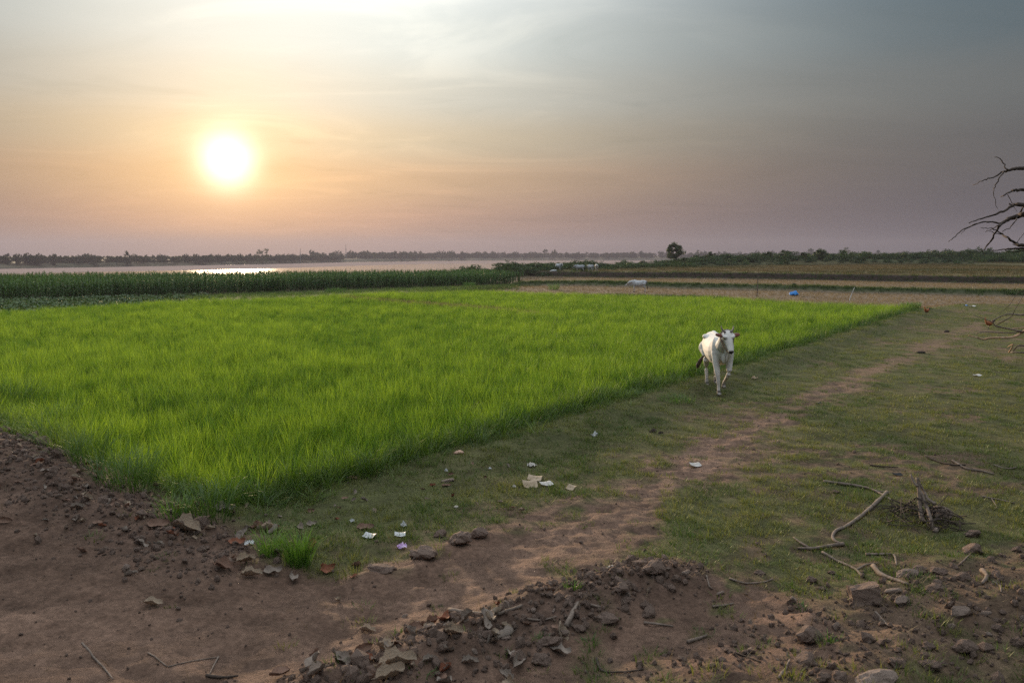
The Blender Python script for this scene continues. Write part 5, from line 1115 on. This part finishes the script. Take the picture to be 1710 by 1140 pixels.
scrap('plastic_bag', 531, 799, 20, 15, 'c', M_PLASTIC, 'white crumpled plastic bag at the rice edge', 'plastic'); scrap('plastic_scrap', 627, 781, 12, 8, 'c', M_PAPER, 'small white scrap right of the plastic bag', 'scrap'); scrap('paper_scrap', 888, 779, 13, 8, 'c', M_PAPER, 'pale scrap on the turf above the cardboard pieces', 'scrap')
scrap('cardboard_piece', 885, 811, 24, 9, 's', M_CARD, 'brown cardboard piece lying in front of another', 'cardboard', .2, 20); scrap('cardboard_piece', 893, 801, 24, 6, 's', M_CARD, 'darker cardboard piece lying behind the first', 'cardboard', -.2, 6); scrap('paper_scrap', 912, 810, 20, 7, 's', M_PAPER, 'white flat scrap just right of the cardboard pieces', 'scrap', .5, 5)
scrap('bark_scrap', 954, 816, 16, 9, 's', M_CARD, 'tan bent scrap right of the cardboard pieces', 'scrap', -.7, 20); scrap('purple_wrapper', 671, 915, 15, 8, 'c', M_PURPLE, 'purple and white wrapper near the broken soil lip', 'wrapper'); scrap('plastic_strip', 617, 897, 20, 5, 's', M_PLASTIC, 'white plastic strip in the turf left of the purple wrapper', 'plastic', -.3, 5)
scrap('plastic_strip', 668, 895, 18, 5, 's', M_PLASTIC, 'pale plastic strip just above the purple wrapper', 'plastic', .1, 4); scrap('plastic_scrap', 674, 880, 9, 9, 'c', M_PLASTIC, 'tiny white scrap above the pale plastic strip', 'scrap'); scrap('plastic_scrap', 588, 872, 7, 6, 'c', M_PLASTIC, 'tiny white scrap in the turf above the cupped brown leaf', 'scrap'); scrap('white_wrapper', 416, 910, 15, 9, 'c', M_PLASTIC, 'bluish white torn wrapper on the litter left of the clump', 'wrapper')
scrap('plastic_scrap', 745, 789, 5, 7, 'c', M_PLASTIC, 'tiny white scrap above the flat tan stone', 'scrap'); scrap('plastic_scrap', 818, 784, 5, 4, 'c', M_PLASTIC, 'tiny pale scrap right of the flat tan stone', 'scrap'); scrap('plastic_scrap', 859, 814, 6, 4, 'c', M_PAPER, 'tiny white scrap left of the cardboard pieces', 'scrap'); scrap('plastic_scrap', 578, 798, 8, 7, 'c', M_PLASTIC, 'small bluish scrap between the plastic bag and a brown leaf', 'scrap')
scrap('paper_scrap', 1260, 633, 9, 5, 'c', M_CARD, 'small tan scrap on the turf right of the cow', 'scrap'); scrap('paper_scrap', 1631, 628, 13, 4, 's', M_PAPER, 'pale flat scrap on the far right turf', 'scrap'); scrap('plastic_scrap', 1366, 674, 10, 3, 's', M_BLACK, 'thin dark scrap on the turf beside the track', 'scrap'); scrap('plastic_scrap', 1503, 524, 8, 2, 's', M_PLASTIC, 'pale greenish scrap by the far rice corner', 'scrap')
scrap('paper_scrap', 1623, 512, 10, 3, 's', M_PAPER, 'pale scrap at the far edge of the turf', 'scrap'); scrap('plastic_scrap', 1613, 511, 6, 3, 'c', M_BLUE, 'tiny blue scrap beside the pale scrap at the far turf edge', 'scrap'); scrap('plastic_scrap', 1498, 794, 14, 4, 's', M_BLACK, 'dark flat scrap on the turf behind the twig pile', 'scrap', .2, 4)

# ------------------------------------------------------------------ unseen big-leaved trees, added beside and behind the camera to darken the foreground
def shade_tree(loc, h, r, label, seed):
    x, y = loc; root = empty('added_shade_tree', (x, y, gz(x, y))); rng = np.random.default_rng(seed); th = h * .34
    parts = [tube(smooth_path([(0, 0, -.4), (.1, .05, th * .6), (-.05, .1, th * 1.4), (0, 0, h * .8)], 4), [float(q) for q in np.linspace(.2, .05, 13)], 10, .05, rng)]
    for k in range(9):
        a = k * 2.4 + rng.random(); z0 = th * rng.uniform(.8, 1.6); parts.append(tube(smooth_path([(0, 0, z0), (r * .35 * math.cos(a), r * .35 * math.sin(a), z0 + h * .12), (r * .8 * math.cos(a), r * .8 * math.sin(a), z0 + h * rng.uniform(.15, .35))], 3), [.09, .08, .07, .06, .045, .03, .015], 7))
    mesh_obj('trunk', *merge(parts), M_BARK, root); ch = (h - th) / 2; mesh_obj('crown', *leaf_cloud(rng, 9500, r * .8, ch * .75, .30, 46, th + ch), M_TREE, root)
    return tag(root, label, 'tree', 'added shade trees around the camera')
shade_tree((10.4, 4.0), 10, 5.6, 'added broadleaf tree outside the frame, shading the lower right rubble', 301)
shade_tree((-9.0, 2.0), 9.5, 5.0, 'added broadleaf tree outside the frame at left, shading the bare soil', 302)
shade_tree((3.6, -5.5), 9.0, 4.4, 'added broadleaf tree behind the camera, shading the foreground', 303)

# ------------------------------------------------------------------ tell the strewn clods and leaves apart by what lies next to them
ANCHOR = [(1443, 990, 'the big square clod'), (1513, 955, 'the humped pale stone'), (1352, 1057, 'the large round clod'), (1462, 1128, 'the largest stone'), (1554, 1106, 'the reddish clod pair'), (1612, 1077, 'the lumpy double clod'), (1602, 1016, 'the leaning smooth stone'),
 (955, 1030, 'the thick branch stub'), (1018, 951, 'the white heap stone'), (1093, 945, 'the clod crowning the heap'), (664, 1110, 'the big ribbed leaf'), (864, 1108, 'the tilted broad leaf'), (810, 1026, 'the bowed stick'), (498, 940, 'the big grass clump'), (312, 885, 'the long pale ridge leaf'),
 (375, 850, 'the propped tan leaf'), (150, 790, 'the wispy ridge grass'), (210, 946, 'the bedded flat stone'), (671, 915, 'the purple wrapper'), (748, 801, 'the flat tan stone'), (531, 797, 'the white plastic bag'), (889, 806, 'the cardboard pieces'), (1161, 778, 'the white paper packet'), (20, 690, 'the left edge grass'), (921, 1066, 'the lower left heap clod'), (1014, 1030, 'the broad heap clod')]
ORD = ['nearest', 'second nearest', 'third nearest', 'fourth nearest', 'fifth nearest', 'sixth nearest', 'seventh nearest', 'eighth nearest', 'ninth nearest', 'tenth nearest', 'eleventh nearest', 'twelfth nearest', 'thirteenth nearest', 'fourteenth nearest', 'fifteenth nearest', 'sixteenth nearest', 'seventeenth nearest', 'eighteenth nearest', 'nineteenth nearest', 'twentieth nearest']
DIRS = ['right of', 'behind and right of', 'behind', 'behind and left of', 'left of', 'in front and left of', 'in front of', 'in front and right of']
cells = {}
for o in list(COL.objects):
    if o.get('label', '').startswith('one of the'):
        x, y = to_px(o.location); b = min(ANCHOR, key=lambda a: (a[0] - x) ** 2 + (a[1] - y) ** 2 * 2); dx, dy = x - b[0], b[1] - y
        k = int(round(math.atan2(dy * 1.4, dx) / (math.pi / 4))) % 8; kind = 'small earth clod' if o['category'] == 'clod' else 'small dry leaf'
        cells.setdefault((kind, b[2], k), []).append((dx * dx + dy * dy, o))
for (kind, nm, k), lst in cells.items():
    lst.sort(key=lambda q: q[0])
    for i, (_, o) in enumerate(lst): o['label'] = f'{kind} {DIRS[k]} {nm}' + (f', {ORD[i]}' if i < 20 else ', farther out')
